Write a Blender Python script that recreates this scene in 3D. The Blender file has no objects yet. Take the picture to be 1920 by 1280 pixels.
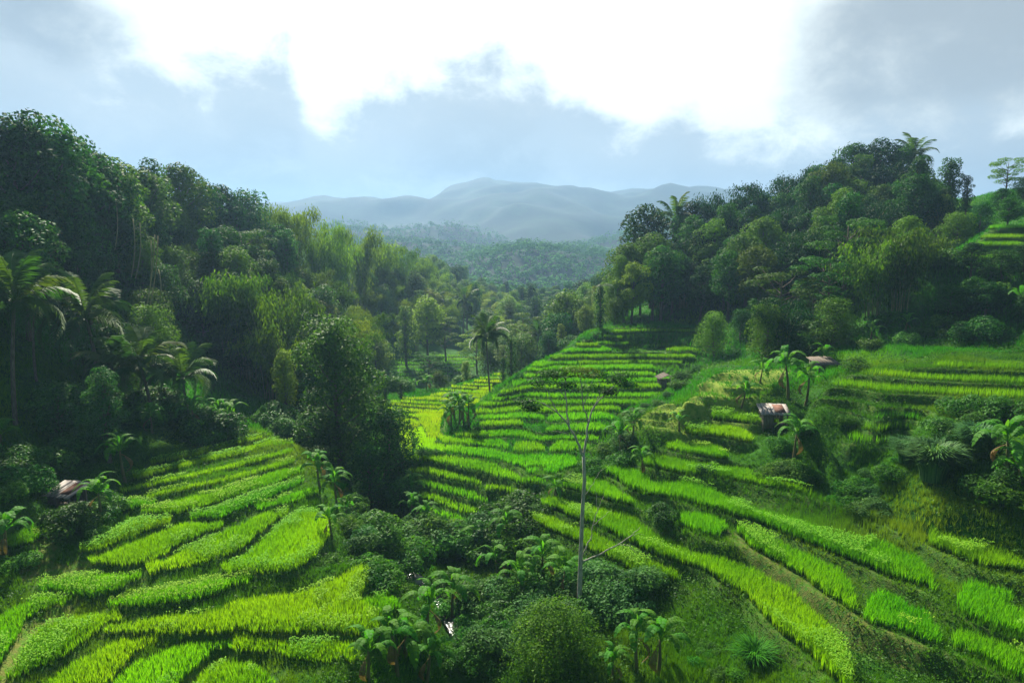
import bpy, math, random
import numpy as np
from mathutils import Vector, Matrix
rng = np.random.default_rng(7)
random.seed(7)
C = bpy.context.scene.collection
SC = bpy.context.scene

# ------------------------------------------------------------------ camera, sky, sun, exposure
PITCH = math.radians(7.6)
F = 1280.0
cam_d = bpy.data.cameras.new('camera'); cam = bpy.data.objects.new('camera', cam_d); C.objects.link(cam)
cam_d.sensor_width = 36.0; cam_d.lens = 24.0; cam_d.clip_start = 0.5; cam_d.clip_end = 20000
cam.location = (0, 0, 0); cam.rotation_euler = (math.radians(90) - PITCH, 0, 0)
SC.camera = cam
SUN_EL, SUN_AZ = math.radians(42), math.radians(-20)      # ahead of the camera, a little to the left
SC.view_settings.view_transform = 'Standard'
SC.view_settings.look = 'None'
SC.view_settings.exposure = 1.4
SC.view_settings.gamma = 1.0
SC.cycles.use_denoising = True
SC.cycles.max_bounces = 8
SC.cycles.diffuse_bounces = 3
SC.cycles.transmission_bounces = 5
SC.cycles.transparent_max_bounces = 6
SC.cycles.volume_bounces = 1
SC.cycles.sample_clamp_indirect = 6.0

sun_d = bpy.data.lights.new('sun', 'SUN'); sun = bpy.data.objects.new('sun', sun_d); C.objects.link(sun)
sun_d.energy = 5.0; sun_d.angle = math.radians(1.5); sun_d.color = (1.0, 0.93, 0.77)
sdir = Vector((math.sin(SUN_AZ) * math.cos(SUN_EL), math.cos(SUN_AZ) * math.cos(SUN_EL), math.sin(SUN_EL)))
sun.rotation_euler = sdir.to_track_quat('Z', 'Y').to_euler()

class NT:
    def __init__(s, nt): s.nt = nt
    def n(s, t, **kw):
        nd = s.nt.nodes.new(t)
        for k, v in kw.items():
            setattr(nd, k, v)
        return nd
    def l(s, a, b): s.nt.links.new(a, b)
    def val(s, sock, v):
        if isinstance(v, (int, float, tuple, list)): sock.default_value = v
        else: s.l(v, sock)
    def math(s, op, a, b=0.0, c=0.0, clamp=False):
        nd = s.n('ShaderNodeMath', operation=op); nd.use_clamp = clamp
        s.val(nd.inputs[0], a); s.val(nd.inputs[1], b)
        if len(nd.inputs) > 2: s.val(nd.inputs[2], c)
        return nd.outputs[0]
    def mix(s, f, a, b):
        nd = s.n('ShaderNodeMix', data_type='RGBA')
        s.val(nd.inputs[0], f)
        for k, v in ((6, a), (7, b)):
            if isinstance(v, tuple) and len(v) == 3: v = v + (1,)
            s.val(nd.inputs[k], v)
        return nd.outputs[2]
    def noise(s, vec, scale, detail=4, rough=0.5, dist=0.0):
        nd = s.n('ShaderNodeTexNoise')
        s.val(nd.inputs['Scale'], scale); s.val(nd.inputs['Detail'], detail)
        s.val(nd.inputs['Roughness'], rough); s.val(nd.inputs['Distortion'], dist)
        if vec is not None: s.l(vec, nd.inputs['Vector'])
        return nd.outputs['Fac']
    def smooth(s, v, a, b, lo=0.0, hi=1.0):
        nd = s.n('ShaderNodeMapRange', interpolation_type='SMOOTHSTEP')
        s.val(nd.inputs[0], v); s.val(nd.inputs[1], a); s.val(nd.inputs[2], b)
        s.val(nd.inputs[3], lo); s.val(nd.inputs[4], hi)
        return nd.outputs[0]
    def attr(s, name):
        nd = s.n('ShaderNodeAttribute'); nd.attribute_name = name
        return nd.outputs['Fac']
    def ramp(s, v, stops):
        nd = s.n('ShaderNodeValToRGB'); cr = nd.color_ramp
        while len(cr.elements) > 1: cr.elements.remove(cr.elements[0])
        for i, (p, c) in enumerate(stops):
            e = cr.elements[0] if i == 0 else cr.elements.new(p)
            e.position = p; e.color = tuple(c) + (1,)
        s.l(v, nd.inputs[0]); return nd.outputs[0]

world = bpy.data.worlds.new('World'); SC.world = world; world.use_nodes = True
def build_world():
    nt = world.node_tree; nt.nodes.clear(); w = NT(nt)
    out = w.n('ShaderNodeOutputWorld'); bg = w.n('ShaderNodeBackground'); w.l(bg.outputs[0], out.inputs[0])
    tc = w.n('ShaderNodeTexCoord'); d = tc.outputs['Generated']
    sky = w.n('ShaderNodeTexSky', sky_type='NISHITA'); sky.sun_disc = False
    sky.sun_elevation = SUN_EL; sky.sun_rotation = SUN_AZ; sky.altitude = 600
    sep = w.n('ShaderNodeSeparateXYZ'); w.l(d, sep.inputs[0]); X, Y, Z = sep.outputs
    az = w.math('ARCTAN2', X, Y)                       # radians from straight ahead
    el = w.math('ARCSINE', Z)
    # clouds live on the sphere of directions: azimuth and elevation
    sc1 = w.n('ShaderNodeMapping'); w.l(d, sc1.inputs[0]); sc1.inputs['Scale'].default_value = (1, 1, 1.5)
    sc1.inputs['Location'].default_value = (0.37, 0.1, 0.0)
    v = sc1.outputs[0]
    n1 = w.noise(v, 3.2, 8, 0.58, 0.1)
    n2 = w.noise(v, 10.0, 9, 0.62, 0.2)
    n3 = w.noise(v, 1.6, 3, 0.5, 0.1)
    # height of the grey bank's upper edge against azimuth
    azn = w.math('MULTIPLY_ADD', az, 1 / 1.5, 0.5)
    fc = w.n('ShaderNodeFloatCurve'); w.l(azn, fc.inputs['Value'])
    pts = []
    for u, vv in ((-500, 0), (0, 40), (130, 108), (330, 122), (530, 112), (590, 205), (700, 190), (870, 120), (990, 135), (1070, 205), (1190, 232),
                  (1285, 205), (1340, 245), (1480, 268), (1580, 262), (1660, 225), (1850, 200), (2400, 150)):
        a = math.atan2(u - 960, 1280 * math.cos(PITCH) + (640 - vv) * math.sin(PITCH))
        e = math.atan2(((640 - vv) * math.cos(PITCH) - 1280 * math.sin(PITCH)), math.hypot(u - 960, 1280))
        pts.append((min(max(a / 1.5 + 0.5, 0), 1), max(e / 0.6, 0)))
    cv = fc.mapping.curves[0]
    cv.points[0].location = pts[0]; cv.points[1].location = pts[-1]
    for p in pts[1:-1]: cv.points.new(*p)
    fc.mapping.update()
    edge = w.math('MULTIPLY', fc.outputs[0], 0.6)
    wob = w.math('ADD', w.math('MULTIPLY', w.math('SUBTRACT', n1, 0.5), 0.10), w.math('MULTIPLY', w.math('SUBTRACT', n2, 0.5), 0.16))
    dd = w.math('ADD', w.math('SUBTRACT', edge, el), wob)
    bank = w.smooth(dd, -0.012, 0.045)
    # grey cloud at upper right, and at upper left
    def blob(a0, e0, ra, re):
        p = w.math('POWER', w.math('DIVIDE', w.math('SUBTRACT', az, a0), ra), 2.0)
        q = w.math('POWER', w.math('DIVIDE', w.math('SUBTRACT', el, e0), re), 2.0)
        return w.math('SUBTRACT', 1.0, w.math('ADD', p, q))
    nn = w.math('MULTIPLY', w.math('SUBTRACT', n1, 0.5), 1.9)
    nn = w.math('ADD', nn, w.math('MULTIPLY', w.math('SUBTRACT', n2, 0.5), 0.8))
    ur = w.smooth(w.math('ADD', blob(0.62, 0.27, 0.28, 0.19), nn), 0.0, 0.9)
    ul = w.smooth(w.math('ADD', blob(-0.64, 0.22, 0.18, 0.13), nn), -0.1, 0.9)
    topc = w.smooth(w.math('ADD', blob(-0.33, 0.37, 0.09, 0.03), nn), 0.0, 1.0)
    wl = w.smooth(w.math('ADD', w.math('MULTIPLY', w.math('SUBTRACT', n3, 0.5), 2.0), w.math('MULTIPLY', el, 1.1)), 0.55, 0.2)   # loose clouds elsewhere
    # colours of the cloud: white where thin, blue grey where thick, bluer low down
    thick = w.smooth(dd, 0.0, 0.18)
    lo = w.smooth(el, 0.16, 0.02)
    pat = w.smooth(w.math('ADD', n2, w.math('MULTIPLY', n1, 0.6)), 0.68, 1.0)
    bankc = w.mix(thick, (0.60, 0.66, 0.69), (0.27, 0.33, 0.385))
    bankc = w.mix(lo, bankc, (0.23, 0.30, 0.38))
    bankc = w.mix(w.math('MULTIPLY', pat, 0.8), bankc, (0.52, 0.60, 0.66))
    white = (1.32, 1.38, 1.3)
    c = w.mix(ur, white, (0.44, 0.48, 0.50))
    c = w.mix(ul, c, (0.36, 0.41, 0.45))
    c = w.mix(w.math('MULTIPLY', topc, 0.4), c, (0.7, 0.78, 0.78))
    c = w.mix(bank, c, bankc)
    # away from the view: broken cloud over the plain sky
    away = w.smooth(Y, 0.45, 0.1)
    high = w.smooth(el, 0.55, 0.8)
    aw = w.math('MAXIMUM', away, high)
    skyc = w.n('ShaderNodeMix', data_type='RGBA'); skyc.blend_type = 'MULTIPLY'; skyc.inputs[0].default_value = 1
    w.l(sky.outputs[0], skyc.inputs[6]); skyc.inputs[7].default_value = (0.09, 0.09, 0.09, 1)
    other = w.mix(w.math('MULTIPLY', w.math('ADD', wl, 0.3), 0.6), skyc.outputs[2], (0.27, 0.46, 0.54))
    c = w.mix(aw, c, other)
    w.l(c, bg.inputs['Color']); bg.inputs['Strength'].default_value = 0.345
build_world()

# ------------------------------------------------------------------ helpers: pixels of the photograph as sight lines (used to survey the land)
cp, sp = math.cos(PITCH), math.sin(PITCH)
def ray(u, v):
    return np.array([(u - 960) / F, cp + (640 - v) / F * sp, -sp + (640 - v) / F * cp])
def at_z(u, v, z):
    r = ray(u, v); return r * (z / r[2])
def at_D(u, v, D):
    r = ray(u, v); return r * (D / r[1])
def u_of(x, y, z):
    depth = y * cp - z * sp
    return 960 + F * x / depth
def v_of(x, y, z):
    depth = y * cp - z * sp
    return 640 - F * (y * sp + z * cp) / depth

def mesh_from(name, V, faces, attrs=None, smooth=False):
    """V (n,3); faces: list of int arrays (m,k)"""
    me = bpy.data.meshes.new(name)
    V = np.asarray(V, np.float32)
    me.vertices.add(len(V)); me.vertices.foreach_set('co', V.ravel())
    nl = sum(f.size for f in faces); npol = sum(len(f) for f in faces)
    me.loops.add(nl); me.polygons.add(npol)
    li = np.concatenate([f.ravel() for f in faces]).astype(np.int32)
    tot = np.concatenate([np.full(len(f), f.shape[1]) for f in faces]).astype(np.int32)
    st = np.concatenate([[0], np.cumsum(tot)[:-1]]).astype(np.int32)
    me.loops.foreach_set('vertex_index', li)
    me.polygons.foreach_set('loop_start', st); me.polygons.foreach_set('loop_total', tot)
    if smooth: me.polygons.foreach_set('use_smooth', np.ones(npol, bool))
    me.update(calc_edges=True)
    for k, a in (attrs or {}).items():
        at = me.attributes.new(k, 'FLOAT', 'POINT'); at.data.foreach_set('value', np.asarray(a, np.float32))
    return me

class MB:
    """collects pieces (verts, faces, attrs) into one mesh"""
    def __init__(s): s.V = []; s.F = {}; s.A = {}; s.n = 0
    def add(s, V, faces, **attrs):
        V = np.asarray(V, float); s.V.append(V)
        for f in faces:
            f = np.asarray(f); s.F.setdefault(f.shape[1], []).append(f + s.n)
        for k in set(list(s.A) + list(attrs)):
            if k not in s.A: s.A[k] = [np.zeros(s.n)]
            s.A[k].append(np.broadcast_to(np.asarray(attrs.get(k, 0.0), float), (len(V),)).copy())
        s.n += len(V); return s
    def tube(s, P, R, k=7, **attrs):
        P = np.asarray(P, float); R = np.broadcast_to(np.asarray(R, float), (len(P),))
        T = np.gradient(P, axis=0); T /= np.linalg.norm(T, axis=1)[:, None] + 1e-9
        ref = np.array([1.0, 0, 0]) if abs(T[:, 0]).mean() < 0.8 else np.array([0, 1.0, 0])
        N = np.cross(T, ref); N /= np.linalg.norm(N, axis=1)[:, None] + 1e-9
        B = np.cross(T, N)
        a = np.linspace(0, 2 * np.pi, k, endpoint=False)
        V = P[:, None] + R[:, None, None] * (np.cos(a)[None, :, None] * N[:, None] + np.sin(a)[None, :, None] * B[:, None])
        V = V.reshape(-1, 3); n = len(P)
        i = np.arange(n - 1)[:, None] * k; j = np.arange(k)[None]; j2 = (j + 1) % k
        f = np.stack([i + j, i + j2, i + k + j2, i + k + j], -1).reshape(-1, 4)
        cap = np.arange(k)[None] + (n - 1) * k
        s.add(V, [f, cap], **attrs); return s
    def box(s, c, size, R=None, **attrs):
        q = np.array([[x, y, z] for x in (-.5, .5) for y in (-.5, .5) for z in (-.5, .5)]) * np.asarray(size)
        if R is not None: q = q @ np.asarray(R).T
        q = q + np.asarray(c)
        f = [[0, 1, 3, 2], [4, 6, 7, 5], [0, 4, 5, 1], [2, 3, 7, 6], [0, 2, 6, 4], [1, 5, 7, 3]]
        s.add(q, [np.array(f)], **attrs); return s
    def mesh(s, name, smooth=False):
        return mesh_from(name, np.concatenate(s.V), [np.concatenate(v) for v in s.F.values()],
                         {k: np.concatenate(v) for k, v in s.A.items()}, smooth)

def obj(name, me, mat=None, parent=None):
    if mat is not None and not me.materials: me.materials.append(mat)
    o = bpy.data.objects.new(name, me); C.objects.link(o)
    if parent is not None: o.parent = parent
    return o
def tag(o, label=None, cat=None, group=None, kind=None):
    if label: o['label'] = label
    if cat: o['category'] = cat
    if group: o['group'] = group
    if kind: o['kind'] = kind
    return o
def thing(name, label, cat, group=None, loc=(0, 0, 0), rz=0.0):
    o = bpy.data.objects.new(name, None); C.objects.link(o)
    o.empty_display_size = 0.5
    o.location = loc; o.rotation_euler = (0, 0, rz)
    return tag(o, label, cat, group)
def dup(root, loc, rz=0.0, scale=(1, 1, 1), label=None, group=None, tilt=(0, 0)):
    r = root.copy(); C.objects.link(r)
    r.location = loc; r.rotation_euler = (tilt[0], tilt[1], rz); r.scale = scale
    if label: r['label'] = label
    if group: r['group'] = group
    for ch in root.children:
        c = ch.copy(); C.objects.link(c); c.parent = r
        for g in ch.children:
            d = g.copy(); C.objects.link(d); d.parent = c
    return r
def norm(a): return a / (np.linalg.norm(a, axis=-1, keepdims=True) + 1e-9)

# value noise for land and planting
_perm = rng.random((64, 64, 2))
def vnoise(x, y, s, k=0):
    x = np.asarray(x) / s + 13.7 * k; y = np.asarray(y) / s + 7.3 * k
    xi = np.floor(x).astype(int); yi = np.floor(y).astype(int); fx = x - xi; fy = y - yi
    fx = fx * fx * (3 - 2 * fx); fy = fy * fy * (3 - 2 * fy)
    g = lambda a, b: _perm[a % 64, b % 64, k % 2]
    return (g(xi, yi) * (1 - fx) + g(xi + 1, yi) * fx) * (1 - fy) + (g(xi, yi + 1) * (1 - fx) + g(xi + 1, yi + 1) * fx) * fy - 0.5
def sstep(a, b, x):
    t = np.clip((x - a) / (b - a), 0, 1); return t * t * (3 - 2 * t)

# ------------------------------------------------------------------ survey of the land: level edges of every terrace bed
# each region: list of levels from low to high: (z, [segments of (u, v)])
def lv(z, *segs): return (z, [list(s) for s in segs])
REG = {}
Bp = [
 [[(815, 964), (874, 985)]],
 [[(781, 934), (853, 959), (904, 972)]],
 [[(781, 913), (853, 930), (916, 945)], [(921, 948), (950, 946)]],
 [[(765, 888), (836, 900), (904, 915)], [(909, 920), (950, 930), (997, 930)]],
 [[(743, 808), (746, 825), (747, 845), (752, 862), (836, 871), (920, 892), (980, 909), (1026, 913)]],
 [[(770, 795), (774, 820), (780, 846), (853, 852), (937, 866), (1005, 877), (1085, 877)]],
 [[(822, 822), (874, 836), (954, 848)], [(962, 850), (1022, 850)], [(1030, 851), (1106, 848)]],
 [[(853, 820), (980, 824), (1123, 829)]],
 [[(900, 801), (983, 802)], [(1022, 813), (1140, 809)]],
 [[(893, 787), (1020, 790)], [(1026, 791), (1153, 789)]],
 [[(891, 776), (1000, 776), (1165, 774)]],
 [[(899, 762), (1040, 761), (1225, 759)]],
 [[(921, 748), (1080, 747), (1255, 746)]],
 [[(938, 733), (1080, 731), (1274, 729)]],
 [[(959, 720), (1100, 719), (1285, 718)]],
 [[(979, 708), (1100, 708), (1229, 707)]],
 [[(987, 697), (1080, 696), (1228, 695)]],
 [[(996, 686), (1082, 686)], [(1084, 685), (1280, 683)]],
 [[(1030, 674), (1150, 673), (1305, 672)]],
 [[(1054, 662), (1146, 661)], [(1225, 661), (1310, 660)]],
 [[(1077, 650), (1122, 650)], [(1124, 647), (1180, 647)], [(1200, 645), (1240, 644)]],
 [[(1109, 637), (1169, 636)]],
 [[(1142, 624), (1230, 623), (1322, 624)]],
]
BL = []
for i, segs in enumerate(Bp):
    D = 52.5 + (96 - 52.5) * i / (len(Bp) - 1)
    m = segs[0][len(segs[0]) // 2]
    BL.append((float(at_D(m[0], m[1], D)[2]), segs))
for i in range(1, len(BL)):
    if BL[i][0] < BL[i - 1][0] + 0.25: BL[i] = (BL[i - 1][0] + 0.25, BL[i][1])
REG['middle'] = dict(cap=0.78, wmax=4.0, r0=0.21, r1=0.05, L=BL)
REG['near right'] = dict(cap=0.72, wmax=3.2, r0=0.26, r1=0.08, L=[
    lv(-20.0, [(988, 976), (1064, 1010), (1148, 1052), (1240, 1090), (1275, 1096)]),
    lv(-19.4, [(1015, 949), (1085, 978), (1148, 1004), (1200, 1030), (1275, 1060), (1350, 1094), (1406, 1127), (1444, 1172), (1500, 1217), (1556, 1280), (1600, 1340)]),
    lv(-18.4, [(1050, 912), (1120, 932), (1190, 952)], [(1271, 989), (1365, 1009)], [(1378, 1004), (1440, 1045), (1522, 1101), (1605, 1154)], [(1620, 1165), (1687, 1191), (1762, 1217)], [(1781, 1222), (1837, 1247), (1912, 1277), (2050, 1330)]),
    lv(-17.8, [(1128, 888), (1200, 925), (1294, 946), (1395, 976), (1462, 1000), (1537, 1030), (1612, 1060), (1687, 1094), (1750, 1116)], [(1796, 1152), (1837, 1172), (1920, 1199), (2050, 1240)]),
    lv(-17.0, [(1200, 872), (1256, 885), (1331, 897), (1388, 904), (1500, 927), (1597, 950)], [(1740, 1022), (1819, 1060), (1920, 1082), (2050, 1110)]),
    lv(-16.3, [(1247, 844), (1294, 855), (1365, 863)]),
    lv(-15.4, [(1282, 814), (1350, 821), (1410, 831)]),
    lv(-14.8, [(1331, 789), (1388, 795), (1459, 800)]),
])
REG['upper right'] = dict(cap=0.55, wmax=2.4, r0=0.36, r1=0.12, L=[
    lv(-13.8, [(1590, 825), (1699, 829)]),
    lv(-13.1, [(1616, 802), (1710, 810)]),
    lv(-12.4, [(1635, 787), (1725, 791)]),
    lv(-11.7, [(1530, 746), (1650, 765), (1762, 780), (1920, 784), (2100, 790)]),
    lv(-11.0, [(1556, 726), (1687, 739), (1920, 750), (2100, 755)]),
    lv(-10.3, [(1612, 703), (1762, 716), (1920, 722), (2100, 727)]),
    lv(-9.6, [(1747, 690), (1920, 697), (2100, 700)]),
])
REG['mossy'] = dict(cap=0.0, wmax=0, r0=0.5, r1=0.12, L=[
    lv(-14.7, [(1201, 785), (1261, 792), (1290, 799)]),
    lv(-14.1, [(1227, 772), (1266, 777), (1320, 781)]),
    lv(-13.7, [(1255, 757), (1282, 763), (1330, 772), (1400, 776)]),
    lv(-13.1, [(1285, 753), (1300, 742), (1334, 742), (1400, 744)]),
    lv(-12.4, [(1326, 716), (1343, 718), (1377, 727), (1430, 727)]),
    lv(-11.7, [(1368, 699), (1405, 697), (1470, 700)]),
])
REG['distant'] = dict(cap=0.55, wmax=3, r0=0.4, r1=0.1, L=[
    (z, [[(u0, v), (u1, v - 1)]]) for z, u0, u1, v in (
     (-26.2, 752, 800, 720), (-25.9, 745, 812, 713), (-25.6, 738, 850, 706), (-25.3, 728, 880, 698), (-25.0, 722, 890, 691),
     (-24.7, 722, 893, 685), (-24.4, 730, 888, 678), (-24.1, 745, 878, 671))])
def F_line(D, pts):
    z = np.mean([at_D(u, v, D)[2] for u, v in pts]); return (float(z), pts, D)


# beds surveyed one by one: outline of the standing rice; near edge on the ground, far edge at the top of the rice
PB = []
def bed(region, cs, z, label, near, far=None, h=0.7):
    ox, oy, k = cs; f = lambda p, zz: at_z(ox + p[0] / k, oy + p[1] / k, zz)[:2]
    ring = [f(p, z) for p in near] + ([f(p, z + h) for p in far[::-1]] if far else [])
    ring = np.array(ring)
    PB.append(dict(region=region, ring=ring, z=z, label=label, bb=(ring[:, 0].min() - 1, ring[:, 0].max() + 1, ring[:, 1].min() - 1, ring[:, 1].max() + 1)))
CL = (0, 788, 2.56)
bed('left', CL, -16.3, 'farthest rice strip of the left field, under the dark forest', [(740, 210), (900, 182), (1100, 132), (1245, 92)], [(740, 165), (950, 130), (1150, 75), (1240, 55)])
bed('left', CL, -16.5, 'second rice strip from the forest in the left field', [(650, 277), (900, 227), (1150, 167), (1310, 122)], [(660, 238), (850, 190), (1100, 130), (1300, 72)])
bed('left', CL, -16.45, 'short stub of rice at the far right corner of the left field', [(1325, 122), (1400, 117)], [(1325, 85), (1395, 80)])
bed('left', CL, -16.7, 'third rice strip from the forest, brightest at its right end', [(600, 347), (800, 302), (1100, 237), (1400, 157)], [(590, 300), (800, 255), (1100, 190), (1395, 115)])
bed('left', CL, -16.9, 'fourth rice strip from the forest in the left field', [(720, 377), (950, 322), (1200, 267), (1400, 202)], [(710, 330), (950, 275), (1200, 220), (1380, 180)])
bed('left', CL, -17.1, 'long fifth rice strip with rounded right end in the left field', [(700, 442), (850, 450), (1000, 407), (1200, 347), (1350, 292), (1450, 252)], [(690, 402), (850, 362), (1050, 310), (1300, 230), (1440, 200)])
bed('left', CL, -17.0, 'small pale rice patch at the left edge above the broad strips', [(570, 402), (640, 425), (725, 405)], [(580, 370), (650, 350), (730, 368)])
bed('left', CL, -17.35, 'sixth rice strip, pale-headed at its left end', [(940, 462), (1050, 472), (1215, 410), (1350, 347), (1450, 302)], [(930, 432), (1100, 372), (1330, 292), (1445, 260)])
bed('left', CL, -17.5, 'short darker rice bed at the right edge of the left field', [(1240, 415), (1380, 405), (1520, 352)], [(1250, 387), (1380, 332), (1500, 302)])
bed('left', CL, -17.25, 'pale tapering rice bed nearest the banana by the hut', [(400, 627), (480, 620), (640, 562), (800, 484)], [(410, 572), (580, 482), (680, 447), (800, 447)])
bed('left', CL, -17.5, 'broad tongue-shaped rice bed, first of three side by side', [(445, 672), (600, 697), (720, 672), (850, 602), (1000, 532), (1050, 502)], [(450, 627), (700, 532), (890, 462), (1045, 470)])
bed('left', CL, -17.65, 'broad tongue-shaped rice bed, middle one of three', [(715, 692), (830, 715), (1000, 687), (1120, 632), (1230, 542), (1370, 442)], [(725, 672), (900, 582), (1100, 492), (1280, 415), (1360, 420)])
bed('left', CL, -17.8, 'widest tongue-shaped rice bed, beside the right-edge bananas', [(1085, 717), (1200, 737), (1400, 722), (1500, 662), (1565, 560)], [(1100, 682), (1230, 572), (1370, 455), (1450, 402), (1570, 425)])
bed('left', CL, -17.9, 'pale-headed oval rice bed by the dirt track', [(205, 792), (330, 832), (450, 842), (560, 812), (650, 752)], [(210, 767), (350, 717), (500, 707), (640, 707)])
bed('left', CL, -18.1, 'pale-headed long oval rice bed in the middle of the left field', [(540, 892), (700, 887), (900, 862), (1080, 812), (1200, 757)], [(560, 822), (800, 767), (1000, 732), (1195, 730)])
bed('left', CL, -18.1, 'curved rice bed running out at the left picture edge', [(-60, 1230), (-20, 1180), (40, 1070), (90, 990), (180, 925), (315, 872)], [(-60, 940), (-20, 920), (80, 862), (190, 814), (305, 827)])
bed('left', CL, -18.4, 'rice bed between two curved footpaths at lower left', [(55, 1232), (180, 1197), (330, 1122), (470, 1002), (550, 927)], [(70, 1170), (110, 1082), (200, 955), (350, 912), (450, 887), (548, 902)])
bed('left', CL, -18.45, 'great wide rice bed with a dark curved front across the lower left', [(515, 1012), (735, 1022), (900, 1022), (1150, 1012), (1400, 1012), (1680, 1017), (1790, 1012)],
    [(560, 945), (800, 912), (1080, 882), (1130, 832), (1400, 802), (1600, 737), (1740, 662), (1770, 692), (1700, 800), (1810, 900)])
bed('left', CL, -18.6, 'small square rice bed jutting toward the gully', [(1815, 915), (1855, 930), (1905, 902)], [(1740, 832), (1850, 807), (1900, 832)])
bed('left', CL, -18.75, 'rice bed leaning to the bottom left corner, right of the footpath', [(190, 1330), (480, 1290), (600, 1135), (740, 1052)], [(240, 1202), (340, 1132), (480, 1062), (560, 1022), (735, 1002)])
bed('left', CL, -18.95, 'rice bed at the bottom edge with a yellowish right border', [(480, 1340), (780, 1320), (900, 1205), (1000, 1115), (1080, 1085)], [(520, 1242), (640, 1132), (800, 1062), (900, 1032), (1085, 1032)])
bed('left', CL, -19.2, 'rounded rice bed cut by the bottom edge left of the bananas', [(880, 1340), (1100, 1340), (1290, 1270)], [(930, 1232), (1000, 1152), (1080, 1112), (1190, 1132), (1290, 1202)])
bed('left', CL, -18.85, 'rice bed with curved dark front under the great wide bed', [(1130, 1052), (1290, 1082), (1420, 1142), (1560, 1162), (1700, 1152)], [(1130, 1040), (1300, 1030), (1500, 1025), (1690, 1030)])
bed('left', CL, -16.8, 'dull rice patch left of the dirt track below the hut', [(-40, 640), (0, 625), (150, 592), (220, 542), (280, 472)], [(-40, 580), (0, 562), (100, 492), (230, 442), (280, 442)])
for i_, (u0, u1, v_, D_) in enumerate(((1753, 1895, 486, 78), (1828, 1905, 461, 80.5), (1838, 1915, 447, 82.5), (1850, 1935, 429, 85))):
    zf = float(at_D(u0, v_, D_)[2]); rg = np.array([((u0 - 960) / F * D_, D_), ((u1 - 960) / F * D_, D_ - .4), ((u1 - 960) / F * D_ + .3, D_ + 1.3), ((u0 - 960) / F * D_ + .8, D_ + 1.6)])
    PB.append(dict(region='upper right', ring=rg, z=zf, label=['lowest', 'second', 'third', 'highest'][i_] + ' rice strip of the small bright field high on the right edge',
                   bb=(rg[:, 0].min() - 1, rg[:, 0].max() + 1, rg[:, 1].min() - 1, rg[:, 1].max() + 1)))
CY = (680, 640, 5.82)
YB = [([(1430, 372), (1550, 378)], [(1435, 332), (1550, 332)]), ([(1290, 402), (1540, 408)], [(1290, 372), (1540, 374)]), ([(1215, 432), (1490, 442)], [(1220, 405), (1500, 412)]),
      ([(1105, 470), (1400, 480)], [(1105, 437), (1390, 450)]), ([(980, 494), (1310, 520)], [(985, 464), (1395, 488)]), ([(860, 534), (1100, 552), (1185, 562)], [(870, 502), (1100, 507), (1300, 527)]),
      ([(745, 590), (1090, 607)], [(750, 557), (860, 537), (1180, 567)]), ([(460, 630), (1080, 652)], [(470, 597), (740, 580), (1100, 612)]), ([(330, 660), (900, 692)], [(330, 632), (450, 622), (1080, 657)]),
      ([(235, 690), (870, 730)], [(240, 657), (320, 652), (900, 697)]), ([(215, 737), (400, 765), (845, 777)], [(230, 695), (870, 735)]), ([(350, 800), (500, 803), (605, 832)], [(350, 766), (820, 784)]),
      ([(385, 907), (560, 937), (600, 922)], [(370, 812), (500, 812), (600, 842)]), ([(350, 967), (450, 990), (550, 1018), (590, 962)], [(385, 912), (560, 942)])]
for i, (a, b) in enumerate(YB):
    nth = ['farthest', 'second', 'third', 'fourth', 'fifth', 'sixth', 'seventh', 'eighth', 'ninth', 'tenth', 'eleventh', 'twelfth', 'thirteenth', 'nearest'][i]
    bed('sunlit', CY, BL[6][0] + 0.72 - 0.064 * i - (0.15 if i > 11 else 0) * (i - 11), nth + ' of the yellow-green strips stepping down beside the lone palm', a, b, h=0.45)
bed('sunlit', CY, BL[6][0] - 0.06, 'glowing yellow rice field curving round below the lone palm', [(600, 800), (640, 870), (715, 1010), (735, 1060), (860, 1060), (830, 1000), (830, 860), (900, 740), (1230, 700), (1270, 620), (1400, 565), (1390, 500), (1190, 566), (1100, 622), (880, 702), (830, 780)])

# ---- radial basis interpolation
class RBF:
    def __init__(s, P, val, c=3.0, reg=1e-3):
        s.P = np.asarray(P, float); s.c = c
        n = len(P); d = s.phi(s.P)
        A = np.zeros((n + 3, n + 3)); A[:n, :n] = d + reg * np.eye(n)
        Q = np.c_[np.ones(n), s.P / 50]; A[:n, n:] = Q; A[n:, :n] = Q.T
        s.w = np.linalg.solve(A, np.r_[val, 0, 0, 0])
    def phi(s, X):
        d2 = ((X[:, None] - s.P[None]) ** 2).sum(-1); return -np.sqrt(d2 + s.c ** 2)
    def __call__(s, x, y):
        x = np.asarray(x, float); sh = x.shape; X = np.c_[x.ravel(), np.asarray(y, float).ravel()]
        out = np.empty(len(X))
        for i in range(0, len(X), 20000):
            q = X[i:i + 20000]; out[i:i + 20000] = s.phi(q) @ s.w[:-3] + np.c_[np.ones(len(q)), q / 50] @ s.w[-3:]
        return out.reshape(sh)

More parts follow.
